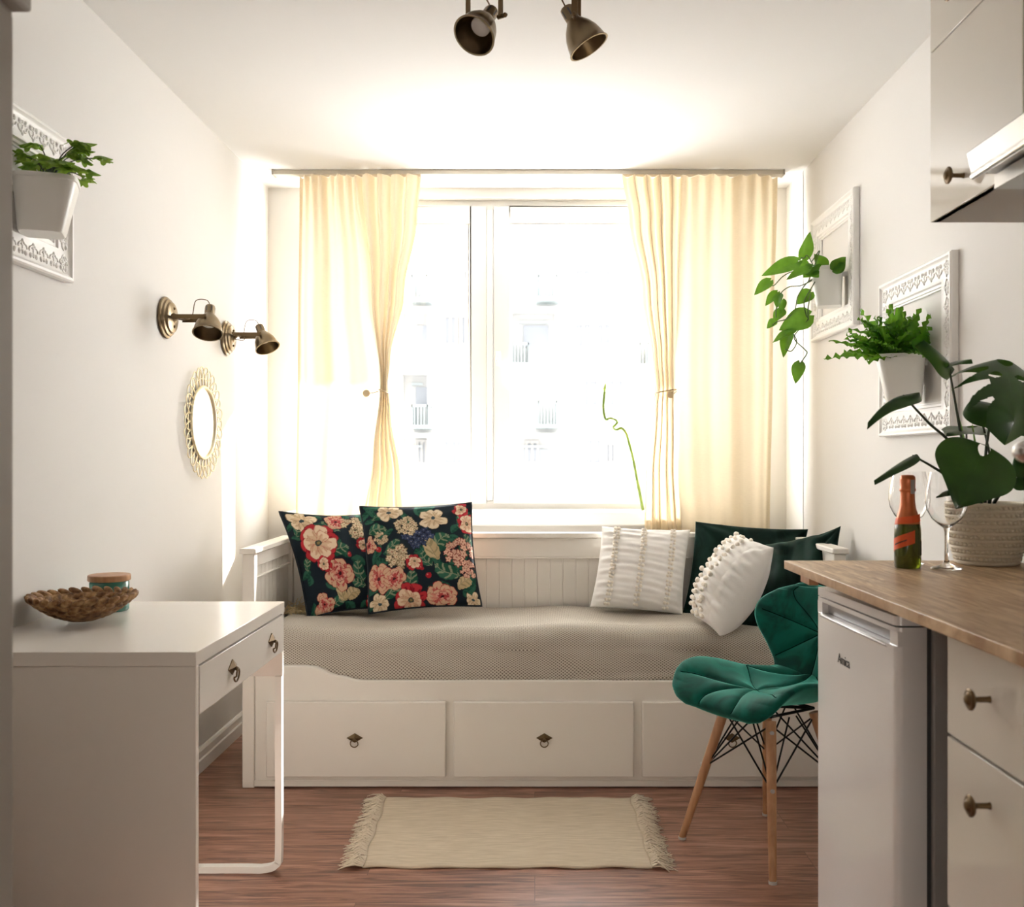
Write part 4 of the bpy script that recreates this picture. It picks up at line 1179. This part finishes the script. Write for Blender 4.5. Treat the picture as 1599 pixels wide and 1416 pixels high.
# ================================================================ emerald chair
CC = V(.694, 2.92, 0); Fd = V(-.845,-.535,0); Ld = V(.535,-.845,0)
ch = thing('butterfly_chair', 'emerald green velvet chair with quilted butterfly back and beech legs', 'chair', CC)
def shell(nm, spine, width, curl, seams, thick, fwdcurve, keep):
    nu, nv = 130, 110
    sp = catmull([V(a, 0, b) for a, b in spine], 10); NS = len(sp)-1
    def base(u, v):
        a = 2*u-1; q = v*NS; i = min(NS-1, int(q)); p = sp[i].lerp(sp[i+1], q-i)
        w_ = interp_lin(width, v)
        t = (sp[min(NS,i+1)]-sp[max(0,i-1)]).normalized(); nn = V(-t.z,0,t.x) # normal in the spine plane
        if nn.z < 0 and nm == 'seat': nn = -nn
        if nm == 'backrest' and nn.x < 0: nn = -nn
        c = interp_lin(curl, v)*abs(a)**2.2
        pl = p+nn*c
        pl = pl+t*fwdcurve(a, v)
        return CC+Fd*pl.x+Ld*(w_*a)+V(0,0,pl.z)
    def nrm(u, v):
        e = .004; u0, u1 = max(0,u-e), min(1,u+e); v0, v1 = max(0,v-e), min(1,v+e)
        n = (base(u1,v)-base(u0,v)).cross(base(u,v1)-base(u,v0))
        if n.length < 1e-12: return V(0,0,1)
        n.normalize()
        return n*SG[0]
    SG = [1]; SG[0] = 1 if nrm(.5,.5).dot(V(0,0,1) if nm == 'seat' else Fd) > 0 else -1
    def surf(u, v, sg):
        a = 2*u-1; b = 2*v-1
        e = max(0,1-abs(a)**6)**.5*max(0,1-abs(b)**10)**.5
        off = thick*e*.5
        if sg > 0:
            w_ = interp_lin(width, v); d = 9
            for (p0, p1) in seams:
                q0 = V(p0[0]*w_, p0[1]*SLEN[nm], 0); q1 = V(p1[0]*w_, p1[1]*SLEN[nm], 0); x = V(a*w_, v*SLEN[nm], 0)
                L = q1-q0; tt = max(0, min(1, (x-q0).dot(L)/L.length_squared)); d = min(d, (x-q0-L*tt).length)
            off += e*(.012*(1-math.exp(-(d/.012)**1.1))-.005)*max(0,1-abs(a)**5)*max(0,1-abs(b)**8)
            return base(u,v)+nrm(u,v)*off
        return base(u,v)-nrm(u,v)*off
    vs = [surf(i/(nu-1), j/(nv-1), 1) for j in range(nv) for i in range(nu)]
    vs += [surf(i/(nu-1), j/(nv-1), -1) for j in range(nv) for i in range(nu)]
    f1 = [(j*nu+i, j*nu+i+1, (j+1)*nu+i+1, (j+1)*nu+i) for j in range(nv-1) for i in range(nu-1)]
    N = nu*nv
    fs = f1+[tuple(x+N for x in f[::-1]) for f in f1]
    for i in range(nu-1): fs += [(i, N+i, N+i+1, i+1), ((nv-1)*nu+i+1, N+(nv-1)*nu+i+1, N+(nv-1)*nu+i, (nv-1)*nu+i)]
    for j in range(nv-1): fs += [(j*nu, (j+1)*nu, N+(j+1)*nu, N+j*nu), (j*nu+nu-1, N+j*nu+nu-1, N+(j+1)*nu+nu-1, (j+1)*nu+nu-1)]
    mb = MB().add(vs, fs)
    o = part(nm, mb, green_v, ch, smooth=180)
    ms = MB()
    for (p0, p1) in seams:
        pts = []
        for i in range(25):
            t = i/24; a_ = p0[0]+(p1[0]-p0[0])*t; v_ = p0[1]+(p1[1]-p0[1])*t
            if abs(a_) < .95 and .02 < v_ < .98: pts.append(surf((a_+1)/2, v_, 1)+nrm((a_+1)/2, v_)*.0004)
        if len(pts) > 2: ms.tube(pts, .0015, 6)
    part('seam', ms, seamm, o, smooth=180)
    return o
def interp_lin(keys, t):
    # smooth Catmull through the keys
    n = len(keys)
    if t <= keys[0][0]: return keys[0][1]
    if t >= keys[-1][0]: return keys[-1][1]
    for i in range(n-1):
        if t <= keys[i+1][0]:
            x0, y0 = keys[i]; x1, y1 = keys[i+1]; u = (t-x0)/(x1-x0)
            ym = keys[max(0,i-1)][1]; yp = keys[min(n-1,i+2)][1]
            return .5*((2*y0)+(-ym+y1)*u+(2*ym-5*y0+4*y1-yp)*u*u+(-ym+3*y0-3*y1+yp)*u**3)
    return keys[-1][1]
seamm = mat('seam_thread', (.0,.010,.008), .95, spec=0)
SLEN = {'seat': .42, 'backrest': .32}
seams = [((0,.50),(-1.1,.20)),((0,.50),(1.1,.20)),((0,.50),(-1.1,.72)),((0,.50),(1.1,.72)),((0,.50),(0,1)),((0,1),(-1.1,.62)),((0,1),(1.1,.62)),((0,.5),(-.5,-.05)),((0,.5),(.5,-.05))]
shell('seat', [(.210,.422),(.180,.444),(.13,.455),(.05,.452),(-.06,.445),(-.15,.455),(-.195,.480)],
      [(0,.130),(.06,.170),(.15,.205),(.30,.225),(.45,.224),(.60,.202),(.75,.172),(.88,.145),(1,.140)],
      [(0,.0),(.15,.03),(.35,.072),(.5,.076),(.7,.05),(1,.02)], seams, .042, lambda a, v: .0, None)
seams = [((0,.5),(0,-.02)),((0,.5),(0,1.05)),((0,.5),(-1.05,.16)),((0,.5),(1.05,.16)),((0,.5),(-1.05,.62)),((0,.5),(1.05,.62)),((0,.5),(.9,.98)),((0,.5),(-.9,.98))]
shell('backrest', [(-.185,.468),(-.205,.510),(-.225,.570),(-.245,.640),(-.260,.695),(-.272,.748)],
      [(0,.140),(.15,.146),(.30,.170),(.45,.203),(.60,.222),(.75,.216),(.88,.178),(.96,.125),(1,.085)],
      [(0,.02),(.3,.05),(.55,.085),(.8,.06),(1,.02)], seams, .036, lambda a, v: -.0*a*a, None)
feet = [V(.445,2.977,0), V(.643,2.664,0), V(.942,2.862,0), V(.744,3.175,0)]
tops = [CC+(f-CC)*.50+V(0,0,.405) for f in feet]
glide = mat('clear_glide', (.6,.58,.54), .3)
for f, t in zip(feet, tops):
    f0 = f+V(0,0,.006); 
    o = part('leg', MB().tube([f0, f0.lerp(t,.5), f0.lerp(t,.98), t], [.0105,.0135,.0150,.0150], 20), wood, ch, smooth=60)
    part('glide', MB().tube([f, f+V(0,0,.008)], .0115, 16), glide, o)
    out = (f-CC).normalized(); sc_ = MB()
    for h in (.56, .93):
        p = f0.lerp(t, h); d = Fd if False else V(-.05,-1,0) if f is feet[1] else out
        sc_.lathe([(0,.0),(.0065,.0),(.0055,.003),(0,.003)], dirM(p+d*.0135, d), 16)
    part('bolt', sc_, steel, o)
m = MB(); r = .0027
hub = [CC+(t-CC)*.96+V(0,0,-.001) for t in tops]
for h in hub: h.z = .412
for i in range(4):
    j = (i+1) % 4
    li, lj = feet[i].lerp(tops[i], .56), feet[j].lerp(tops[j], .56)
    hi, hj = tops[i]+V(0,0,-.012), tops[j]+V(0,0,-.012)
    m.tube([li, hj], r, 8); m.tube([lj, hi], r, 8)
    m.tube([li, hi.lerp(hj,.42)+V(0,0,.012)], r, 8); m.tube([lj, hi.lerp(hj,.58)+V(0,0,.012)], r, 8)
    m.tube([tops[i]+V(0,0,.012), tops[j]+V(0,0,.012)], .0045, 8); m.ball(li, .009, n=10, m=8)
m.tube([tops[0]+V(0,0,.012), tops[2]+V(0,0,.012)], .005, 8); m.tube([tops[1]+V(0,0,.012), tops[3]+V(0,0,.012)], .005, 8)
part('wire_brace', m, blackm, ch, smooth=60)

# ================================================================ fridge under the worktop
A_ = V(.652,2.285,0); B_ = V(.678,1.852,0)
fx = (B_-A_); FW = fx.length; fx.normalize(); fz = V(0,0,1); fyv = fz.cross(fx).normalized()   # fyv points into the room's wall side?
if fyv.x < 0: fyv = -fyv
fr = thing('fridge', 'white undercounter fridge with a recessed grip under the oak worktop', 'fridge', (A_+B_)/2+fyv*.25)
FM = frameM(A_, fx, fyv, fz)     # local: x along the front (towards the camera), y into the body, z up
def fprofile(x0, x1, z0, z1, y0=0, y1=.06, r=.016):
    # front slab whose two vertical edges are rounded
    pts = []
    for k in range(7):
        a = PI+k*PI/12; pts.append((x0+r+r*math.cos(a), y0+r+r*math.sin(a)))
    for k in range(7):
        a = 1.5*PI+k*PI/12; pts.append((x1-r+r*math.cos(a), y0+r+r*math.sin(a)))
    pts += [(x1, y1), (x0, y1)]
    return [V(p[0], p[1], z0) for p in pts], V(0,0,z1-z0)
m = MB()
for z0, z1 in ((.05,.795),(.822,.831)):
    a, d = fprofile(0, FW, z0, z1); m.prism(a, d, FM)
m.box((0.004,.022,.795),(FW-.004,.06,.822), FM); m.box((0,.004,.795),(.030,.06,.822), FM); m.box((FW-.035,.004,.795),(FW,.06,.822), FM)
dr = part('door', m, fridgew, fr, smooth=30)
m = MB(); m.box((.034,-.004,.788),(FW-.038,.010,.794), FM)
part('grip_lip', m, mat('grip_silver', (.75,.76,.78), .25, .3), dr, bevel=.002)
m = MB().box((.03,.018,.796),(FW-.035,.024,.821), FM)
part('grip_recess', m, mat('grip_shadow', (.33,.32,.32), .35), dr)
part('door_seal', MB().box((.008,.06,.055),(FW-.008,.072,.828), FM), gasket, fr)
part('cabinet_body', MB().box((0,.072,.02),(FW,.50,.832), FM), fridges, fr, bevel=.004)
a, d = fprofile(0, FW, .8345, .852, 0, .50)
part('top_plate', MB().prism(a, d, FM), fridgew, fr, smooth=30)
# maker's lettering on the door
cu = bpy.data.curves.new('lettering', 'FONT'); cu.body = 'Amica'; cu.size = .030; cu.extrude = .0004; cu.align_x = 'LEFT'; cu.space_character = .9
tmp = bpy.data.objects.new('lettering', cu); COL.objects.link(tmp)
bpy.context.view_layer.update()
tm = bpy.data.meshes.new_from_object(tmp.evaluated_get(bpy.context.evaluated_depsgraph_get()))
bpy.data.objects.remove(tmp)
mb = MB(); vs = [FM@V(v.co.x+.138, -.0006-v.co.z, v.co.y+.706) for v in tm.vertices]
mb.add(vs, [tuple(p.vertices) for p in tm.polygons])
part('lettering', mb, inkm, dr, smooth=0, label='small dark maker name on the door')

# ================================================================ base cabinet, worktop
bcx = .676
cab = thing('drawer_cabinet', 'glossy cream drawer unit with brass knobs beside the fridge', 'cabinet', (.92,1.3,0))
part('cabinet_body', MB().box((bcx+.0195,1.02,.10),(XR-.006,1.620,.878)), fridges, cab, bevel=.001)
def knob(parent, c, nrm, s=1.0):
    M = dirM(c, nrm)@Matrix.Scale(s, 4)
    return part('knob', MB().lathe([(0,0),(.0055,0),(.0045,.004),(.0042,.020),(.007,.025),(.0145,.027),(.0165,.029),(.0165,.031),(.0135,.033),(.012,.0325),(.0085,.034),(.0065,.037),(.003,.0385),(0,.0385)], M, 32), dbrass, parent, smooth=30)
def zat(py, X, Y): return H-(py-CY)*Y/F
for z0, z1, pk in ((.7010,.872,1092),(.42,.6950,1258),(.12,.416,None)):
    d = part('drawer', MB().box((bcx,1.025,z0),(bcx+.019,1.615,z1)), gloss, cab, bevel=.0006)
    if pk:
        s = (1546-CX)/bcx; Y = F/s; knob(d, V(bcx, Y, H-(pk-CY)/s), (-1,0,0))
    else: knob(d, V(bcx, 1.45, z1-.05), (-1,0,0))
part('plinth', MB().box((bcx+.06,1.02,0),(bcx+.08,1.62,.10)), gloss, cab)
wt = thing('worktop', 'oak worktop with a pale cut edge over the fridge and drawers', 'worktop', (.9,1.6,.88))
poly = [V(.608,2.406,.880), V(XR-.004,2.406,.880), V(XR-.004,.55,.880), V(.640,.55,.880)]
part('board', MB().prism(poly, (0,0,.020)), oak, wt, bevel=.0015)
part('support_batten', MB().box((.640,2.300,.853),(.662,2.375,.8795)), wood, wt, bevel=.001)
part('end_post', MB().box((.90,2.335,0),(.94,2.375,.8795)), white, wt, bevel=.001)
# ================================================================ wall cabinets and hood
ux = .820
def wallcab(label, y0, y1, ky):
    c = thing('wall_cabinet', label, 'cabinet', (1.0,(y0+y1)/2,1.64), 'wall cabinets over the worktop')
    part('cabinet_body', MB().box((ux+.020,y0,1.645),(XR-.004,y1,2.36)), white, c, bevel=.001)
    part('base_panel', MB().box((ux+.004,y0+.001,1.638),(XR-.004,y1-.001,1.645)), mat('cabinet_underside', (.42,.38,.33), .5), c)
    d = part('door', MB().box((ux,y0+.001,1.638),(ux+.019,y1-.001,1.986)), gloss, c, bevel=.001)
    knob(d, V(ux, ky, 1.690), (-1,0,0))
    d = part('door', MB().box((ux,y0+.001,1.989),(ux+.019,y1-.001,2.36)), gloss, c, bevel=.001)
    knob(d, V(ux, ky, 2.040), (-1,0,0))
wallcab('glossy cream wall cabinet at the far end, its lower door clear of the hood', 1.656, 2.045, 1.885)
wallcab('glossy cream wall cabinet above the hood at the right edge', 1.10, 1.654, 1.600)
hd = thing('range_hood', 'slim brushed steel cooker hood sticking out under the wall cabinets', 'hood', (.95,1.4,1.6))
part('hood_body', MB().box((.79,1.15,1.612),(XR-.004,1.696,1.6365)), steel, hd, bevel=.001)
m = MB(); pr = [(.752,1.640),(.744,1.676),(.750,1.680),(.816,1.690),(.816,1.640)]
m.prism([V(a, 1.15, b) for a, b in pr], (0,.552,0))
part('front_panel', m, steel, hd, bevel=.002)
part('front_lip', MB().tube([V(.757,1.15,1.636), V(.757,1.702,1.636)], .006, 10), mat('polished_lip', (.8,.79,.77), .15, 1), hd)
# ---------------------------------------------------------------- tap whose spout end shows at the right edge
tp = thing('kitchen_tap', 'chrome tap, only its blurred spout end showing at the right edge', 'tap', (.98,1.12,.9))
sp_ = P(1592, 704, 1.22)
part('tap_body', MB().tube([V(.98,1.12,.9),V(.98,1.12,.93),V(.98,1.12,1.0)], [.028,.022,.018], 20), chrome, tp)
part('spout', MB().tube(catmull([V(.98,1.12,1.0), V(.98,1.12,1.16), V(.93,1.13,1.185), V(.80,1.16,1.175), V(sp_.x+.012,sp_.y,sp_.z)], 8), .012, 14), chrome, tp)
part('aerator', MB().ball(sp_+V(.010,0,0), .018, .018, .015), chrome, tp)

# ================================================================ bottle, glasses, pot plant
bt = V(.847, 2.24, .901); T = Matrix.Translation(bt)
bottle = thing('sparkling_wine_bottle', 'small green sparkling wine bottle with orange foil and diagonal orange label', 'bottle', bt)
gm = mat('green_bottle_glass', (.055,.065,.003), .05, IOR=1.5, Transmission_Weight=.62, spec=.6)
bp = [(0,.004),(.02,.002),(.027,.0),(.029,.003),(.0292,.03),(.0292,.075),(.0285,.09),(.026,.105),(.0215,.122),(.0175,.135),(.0155,.15),(.0148,.175),(.0150,.200),(0,.200)]
part('glass_body', MB().lathe(bp, T, 48), gm, bottle, smooth=60)
foil = mat('orange_foil', (.62,.17,.06), .32, .35); lab = mat('orange_label', (.80,.11,.02), .5)
fp_ = [(.0275,.100),(.0262,.106),(.0222,.122),(.0182,.135),(.0162,.15),(.0155,.170),(.0158,.172),(.0178,.175),(.0178,.179),(.0165,.181),(.0168,.196),(.0172,.200),(.0160,.207),(.012,.2105),(0,.211)]
part('foil', MB().lathe(fp_, T, 48, cap0=False), foil, bottle, smooth=40)
def wrap(r, lo, hi, a0, a1, n=30):
    m = MB(); vs = []
    for i in range(n+1):
        t = i/n; a = lerp(a0, a1, t)
        for z in (lo(t), hi(t)): 
            rr = r(z) if callable(r) else r
            vs.append(bt+V(rr*math.cos(a), rr*math.sin(a), z))
    m.add(vs, [(2*i,2*i+2,2*i+3,2*i+1) for i in range(n)]); return m
rad = lambda z: interp([(.09,.0289),(.105,.0270),(.122,.0228),(.135,.0188)], z)
va = math.atan2(-bt.y, -bt.x)     # angle that faces the camera
part('neck_label', wrap(lambda z: lerp(.0285,.0268,(z-.098)/.014) if z < .112 else .0258, lambda t: .097+.010*t, lambda t: .112+.012*t, va-1.4, va+1.6), lab, bottle, smooth=180)
part('label', wrap(.0297, lambda t: .034+.024*t, lambda t: .061+.026*t, va-1.75, va+.55), lab, bottle, smooth=180)
part('lettering', wrap(.0300, lambda t: .0505+.013*t, lambda t: .0535+.013*t, va-1.15, va-.05), inkm, bottle, smooth=180, label='small dark writing on the label')
part('back_label', wrap(.0296, lambda t: .030, lambda t: .062, va+1.15, va+1.9), mat('black_label', (.012,.012,.012), .5), bottle, smooth=180)
part('tax_strip', wrap(.0182, lambda t: .168, lambda t: .200, va+.35, va+.95), mat('grey_strip', (.5,.45,.42), .5), bottle, smooth=180)
def wineglass(label, c, s=1.0, h=.217):
    T = Matrix.Translation(c)
    root = thing('wine_glass', label, 'wine glass', c, 'clear wine glasses on the worktop')
    out = [(0,0),(.030,0),(.0345,.0012),(.034,.0025),(.020,.006),(.008,.012),(.0045,.022),(.0040,.05),(.0042,.082),(.007,.092),(.018,.100),(.032,.113),(.042,.132),(.0455,.150),(.0445,.175),(.040,.200),(.037,h)]
    inn = [(.0358,h),(.0388,.200),(.0433,.175),(.0443,.150),(.0408,.133),(.031,.1145),(.017,.102),(.006,.097),(0,.096)]
    part('bowl', MB().lathe([(r,z) for r, z in out if z >= .0915]+inn, T, 56, cap0=False), clear, root, smooth=70)
    st = [(r,z) for r, z in out if z <= .0925]
    part('stem', MB().lathe(st+[(0,.092)], T, 40), clear, root, smooth=70)
wineglass('clear wine glass standing between the bottle and the woven plant pot', V(.925,2.215,.901))
wineglass('clear wine glass directly behind the small sparkling wine bottle', V(.882,2.325,.901))
# woven pot with the monstera
pc = V(1.066, 2.325, .901)
mon = thing('potted_monstera', 'cheese plant with big split leaves in a knitted cream pot on the worktop', 'potted plant', pc)
knit = mat('cream_crochet_plastic', (.80,.72,.58), .55)
def potr(z): return .068+.022*math.sin(min(1,z/.135)*PI*.55)
m = MB(); nr = 16; na = 46
for i in range(nr):
    z = .006+i*.0086; r = potr(z)
    pts = [pc+V((r+.0008*math.sin(k*PI))*math.cos(2*PI*k/80), r*math.sin(2*PI*k/80), z) for k in range(80)]
    if i % 2 == 0: m.tube(pts, .0034, 6, closed=True)
    else:
        for k in range(na):
            a = 2*PI*(k+.5*((i//2)%2))/na
            R3 = Matrix.Rotation(a+PI/2, 3, 'Z')@Matrix.Rotation(.5*(1 if k%2 else -1), 3, 'Y')
            m.ball(pc+V(r*math.cos(a), r*math.sin(a), z), .0062, .0035, .0042, n=8, m=5, R=R3)
m.tube([pc+V(.090*math.cos(2*PI*k/80), .090*math.sin(2*PI*k/80), .141) for k in range(80)], .0042, 8, closed=True)
m.lathe([(0,0),(.066,0),(.068,.004)]+[(potr(z)-.0015, z) for z in [x*.01 for x in range(1,14)]]+[(.086,.141),(.082,.141),(.080,.115),(0,.115)], Matrix.Translation(pc), 48)
part('pot', m, knit, mon, smooth=60)
m = MB().lathe([(0,0),(.081,0),(.081,.006),(.05,.012),(0,.014)], Matrix.Translation(pc+V(0,0,.116)), 24); rs = random.Random(2)
for k in range(60): 
    a = rs.uniform(0,6.28); r = rs.uniform(0,.072); m.ball(pc+V(r*math.cos(a), r*math.sin(a), .128+rs.uniform(0,.008)), rs.uniform(.003,.007), n=6, m=4)
part('soil', m, soil, mon)
def bigleaf(base, tip, W, nrm, cup=.1, droop=.0, lobe=.22, slots=(), holes=(), material=None, wav=.02, twist=0.0, nt=64, nq=22, fold=0.0):
    base = Vector(base); tip = Vector(tip); d = tip-base; L = d.length; d.normalize(); nrm = Vector(nrm)
    side = d.cross(nrm).normalized(); nrm = side.cross(d).normalized()
    vs = []; fs = []
    def pos(t, k):           # t from -lobe to 1, k -1..1
        tau = (t+lobe)/(1+lobe)
        w_ = W*.5*math.sin(PI*tau**.62)**(.62 if tau < .33 else 1.0-.25*max(0,1-(tau-.33)/.3)) if 0 < tau < 1 else 0
        k0 = 0
        if t < 0: k0 = .30*(-t/lobe)**.7
        kk = (k0+(1-k0)*abs(k))*(1 if k >= 0 else -1)
        tt = t
        p = base+d*(L*tt)+side*(w_*kk)
        p += nrm*(-cup*W*kk*kk - droop*L*max(0,t)**2 + fold*abs(kk)*w_ + wav*W*math.sin(t*8+kk*3)*abs(kk))
        return p, w_
    for sg in (-1, 1):
        n0 = len(vs)
        for i in range(nt+1):
            t = -lobe+(1+lobe)*i/nt
            for j in range(nq+1): vs.append(pos(t, sg*j/nq if j else sg*1e-4)[0])
        for i in range(nt):
            for j in range(nq):
                t = -lobe+(1+lobe)*(i+.5)/nt; k = (j+.5)/nq; cut = False
                for (tc_, wd_, ki) in slots:     # slit running out to the margin, sweeping towards the tip
                    c = tc_+.16*k*k; 
                    if k > ki and abs(t-c) < wd_*(k-ki)/(1-ki)**.5*1.0+wd_*.25: cut = True
                for (tc_, wt_, k1, k2) in holes:
                    c = tc_+.16*k*k
                    if k1 < k < k2 and abs(t-c) < wt_*math.sin(PI*(k-k1)/(k2-k1)): cut = True
                if not cut:
                    a = n0+i*(nq+1)+j; fs.append((a, a+1, a+nq+2, a+nq+1))
    return MB().add(vs, fs)
def clampx(m):
    for p in m.v: p.x = min(p.x, XR-.006)
    return m
Yp = 2.25
leaves = [
 # heart leaf in front
 (bigleaf(P(1532,712,2.16), P(1497,790,2.10), .178, (-.15,-1,.25), .05, .02, .24), [(1545,785,2.30),(1548,760,2.26),(1532,712,2.165)]),
 # big split leaf arching to the right
 (bigleaf(P(1572,572,2.24), P(1588,648,2.08), .245, (.0,-.72,.70), .22, .10, .20, slots=((.04,.13,.34),(.30,.14,.32),(.56,.09,.42)), holes=((.19,.06,.10,.34),), nt=96, nq=36), [(1538,785,2.30),(1540,700,2.30),(1556,620,2.28),(1572,572,2.245)]),
 # leaf behind it showing its dark underside
 (bigleaf(P(1524,628,2.30), P(1612,668,2.18), .105, (-.1,-.62,.8), .16, .05, .10), [(1545,785,2.31),(1547,720,2.32),(1526,630,2.30)]),
 # upper left leaf
 (bigleaf(P(1483,566,2.26), P(1447,528,2.16), .062, (.25,-.75,.6), .35, .05, .25, fold=-.2), [(1528,785,2.30),(1505,700,2.28),(1492,630,2.27),(1481,567,2.26)]),
 (bigleaf(P(1485,566,2.27), P(1516,556,2.20), .06, (.0,-.7,.7), .15, .1, .12), None),
 # curled leaf reaching left
 (bigleaf(P(1410,617,2.22), P(1358,628,2.14), .044, (-.25,-.45,.9), .35, .34, .52, fold=-.2), [(1525,785,2.30),(1490,700,2.26),(1450,660,2.24),(1410,617,2.22)]),
 # slim leaf low on the left
 (bigleaf(P(1427,711,2.22), P(1364,747,2.14), .040, (-.3,-.25,.95), .25, .03, .08), [(1522,785,2.28),(1480,745,2.24),(1455,728,2.23),(1425,711,2.22)]),
 # flat leaf seen edge-on
 (bigleaf(P(1509,668,2.34), P(1478,676,2.22), .100, (.0,-.25,.97), .06, .0, .5), [(1534,785,2.33),(1512,730,2.34),(1509,670,2.34)]),
 # small leaves low
 (bigleaf(P(1492,764,2.25), P(1462,775,2.22), .020, (-.1,-.6,.8), .2, .0, .08), [(1520,785,2.28),(1500,768,2.26),(1492,765,2.25)]),
 (bigleaf(P(1590,712,2.22), P(1640,722,2.18), .10, (.1,-.7,.7), .2, .1, .12), [(1552,785,2.31),(1575,745,2.25),(1590,712,2.22)]),
 (bigleaf(P(1592,745,2.20), P(1625,755,2.16), .06, (.1,-.8,.5), .2, .1, .12), [(1552,785,2.31),(1572,758,2.25),(1592,745,2.20)]),
]
for mb_, st in leaves:
    o = part('leaf', clampx(mb_), monst, mon, smooth=180)
    if st:
        pts = catmull([P(*q) for q in st], 8); n = len(pts)
        part('leaf_stalk', clampx(MB().tube(pts, [lerp(.0042,.0022,i/(n-1)) for i in range(n)], 8)), stemd, o, smooth=180)
for (x0,y0,x1,y1) in ((1535,785,1515,640),(1528,785,1492,628)):
    m = MB(); b = P(x0,y0,2.30); t = P(x0+(x1-x0)*.9, y0-(y0-y1)*.9, 2.28); blade(m, b, t-b, (t-b).length, .004, .0)
    part('new_shoot', m, leafmat('young_shoot', (.10,.25,.04), (.15,.32,.05)), mon, smooth=180)
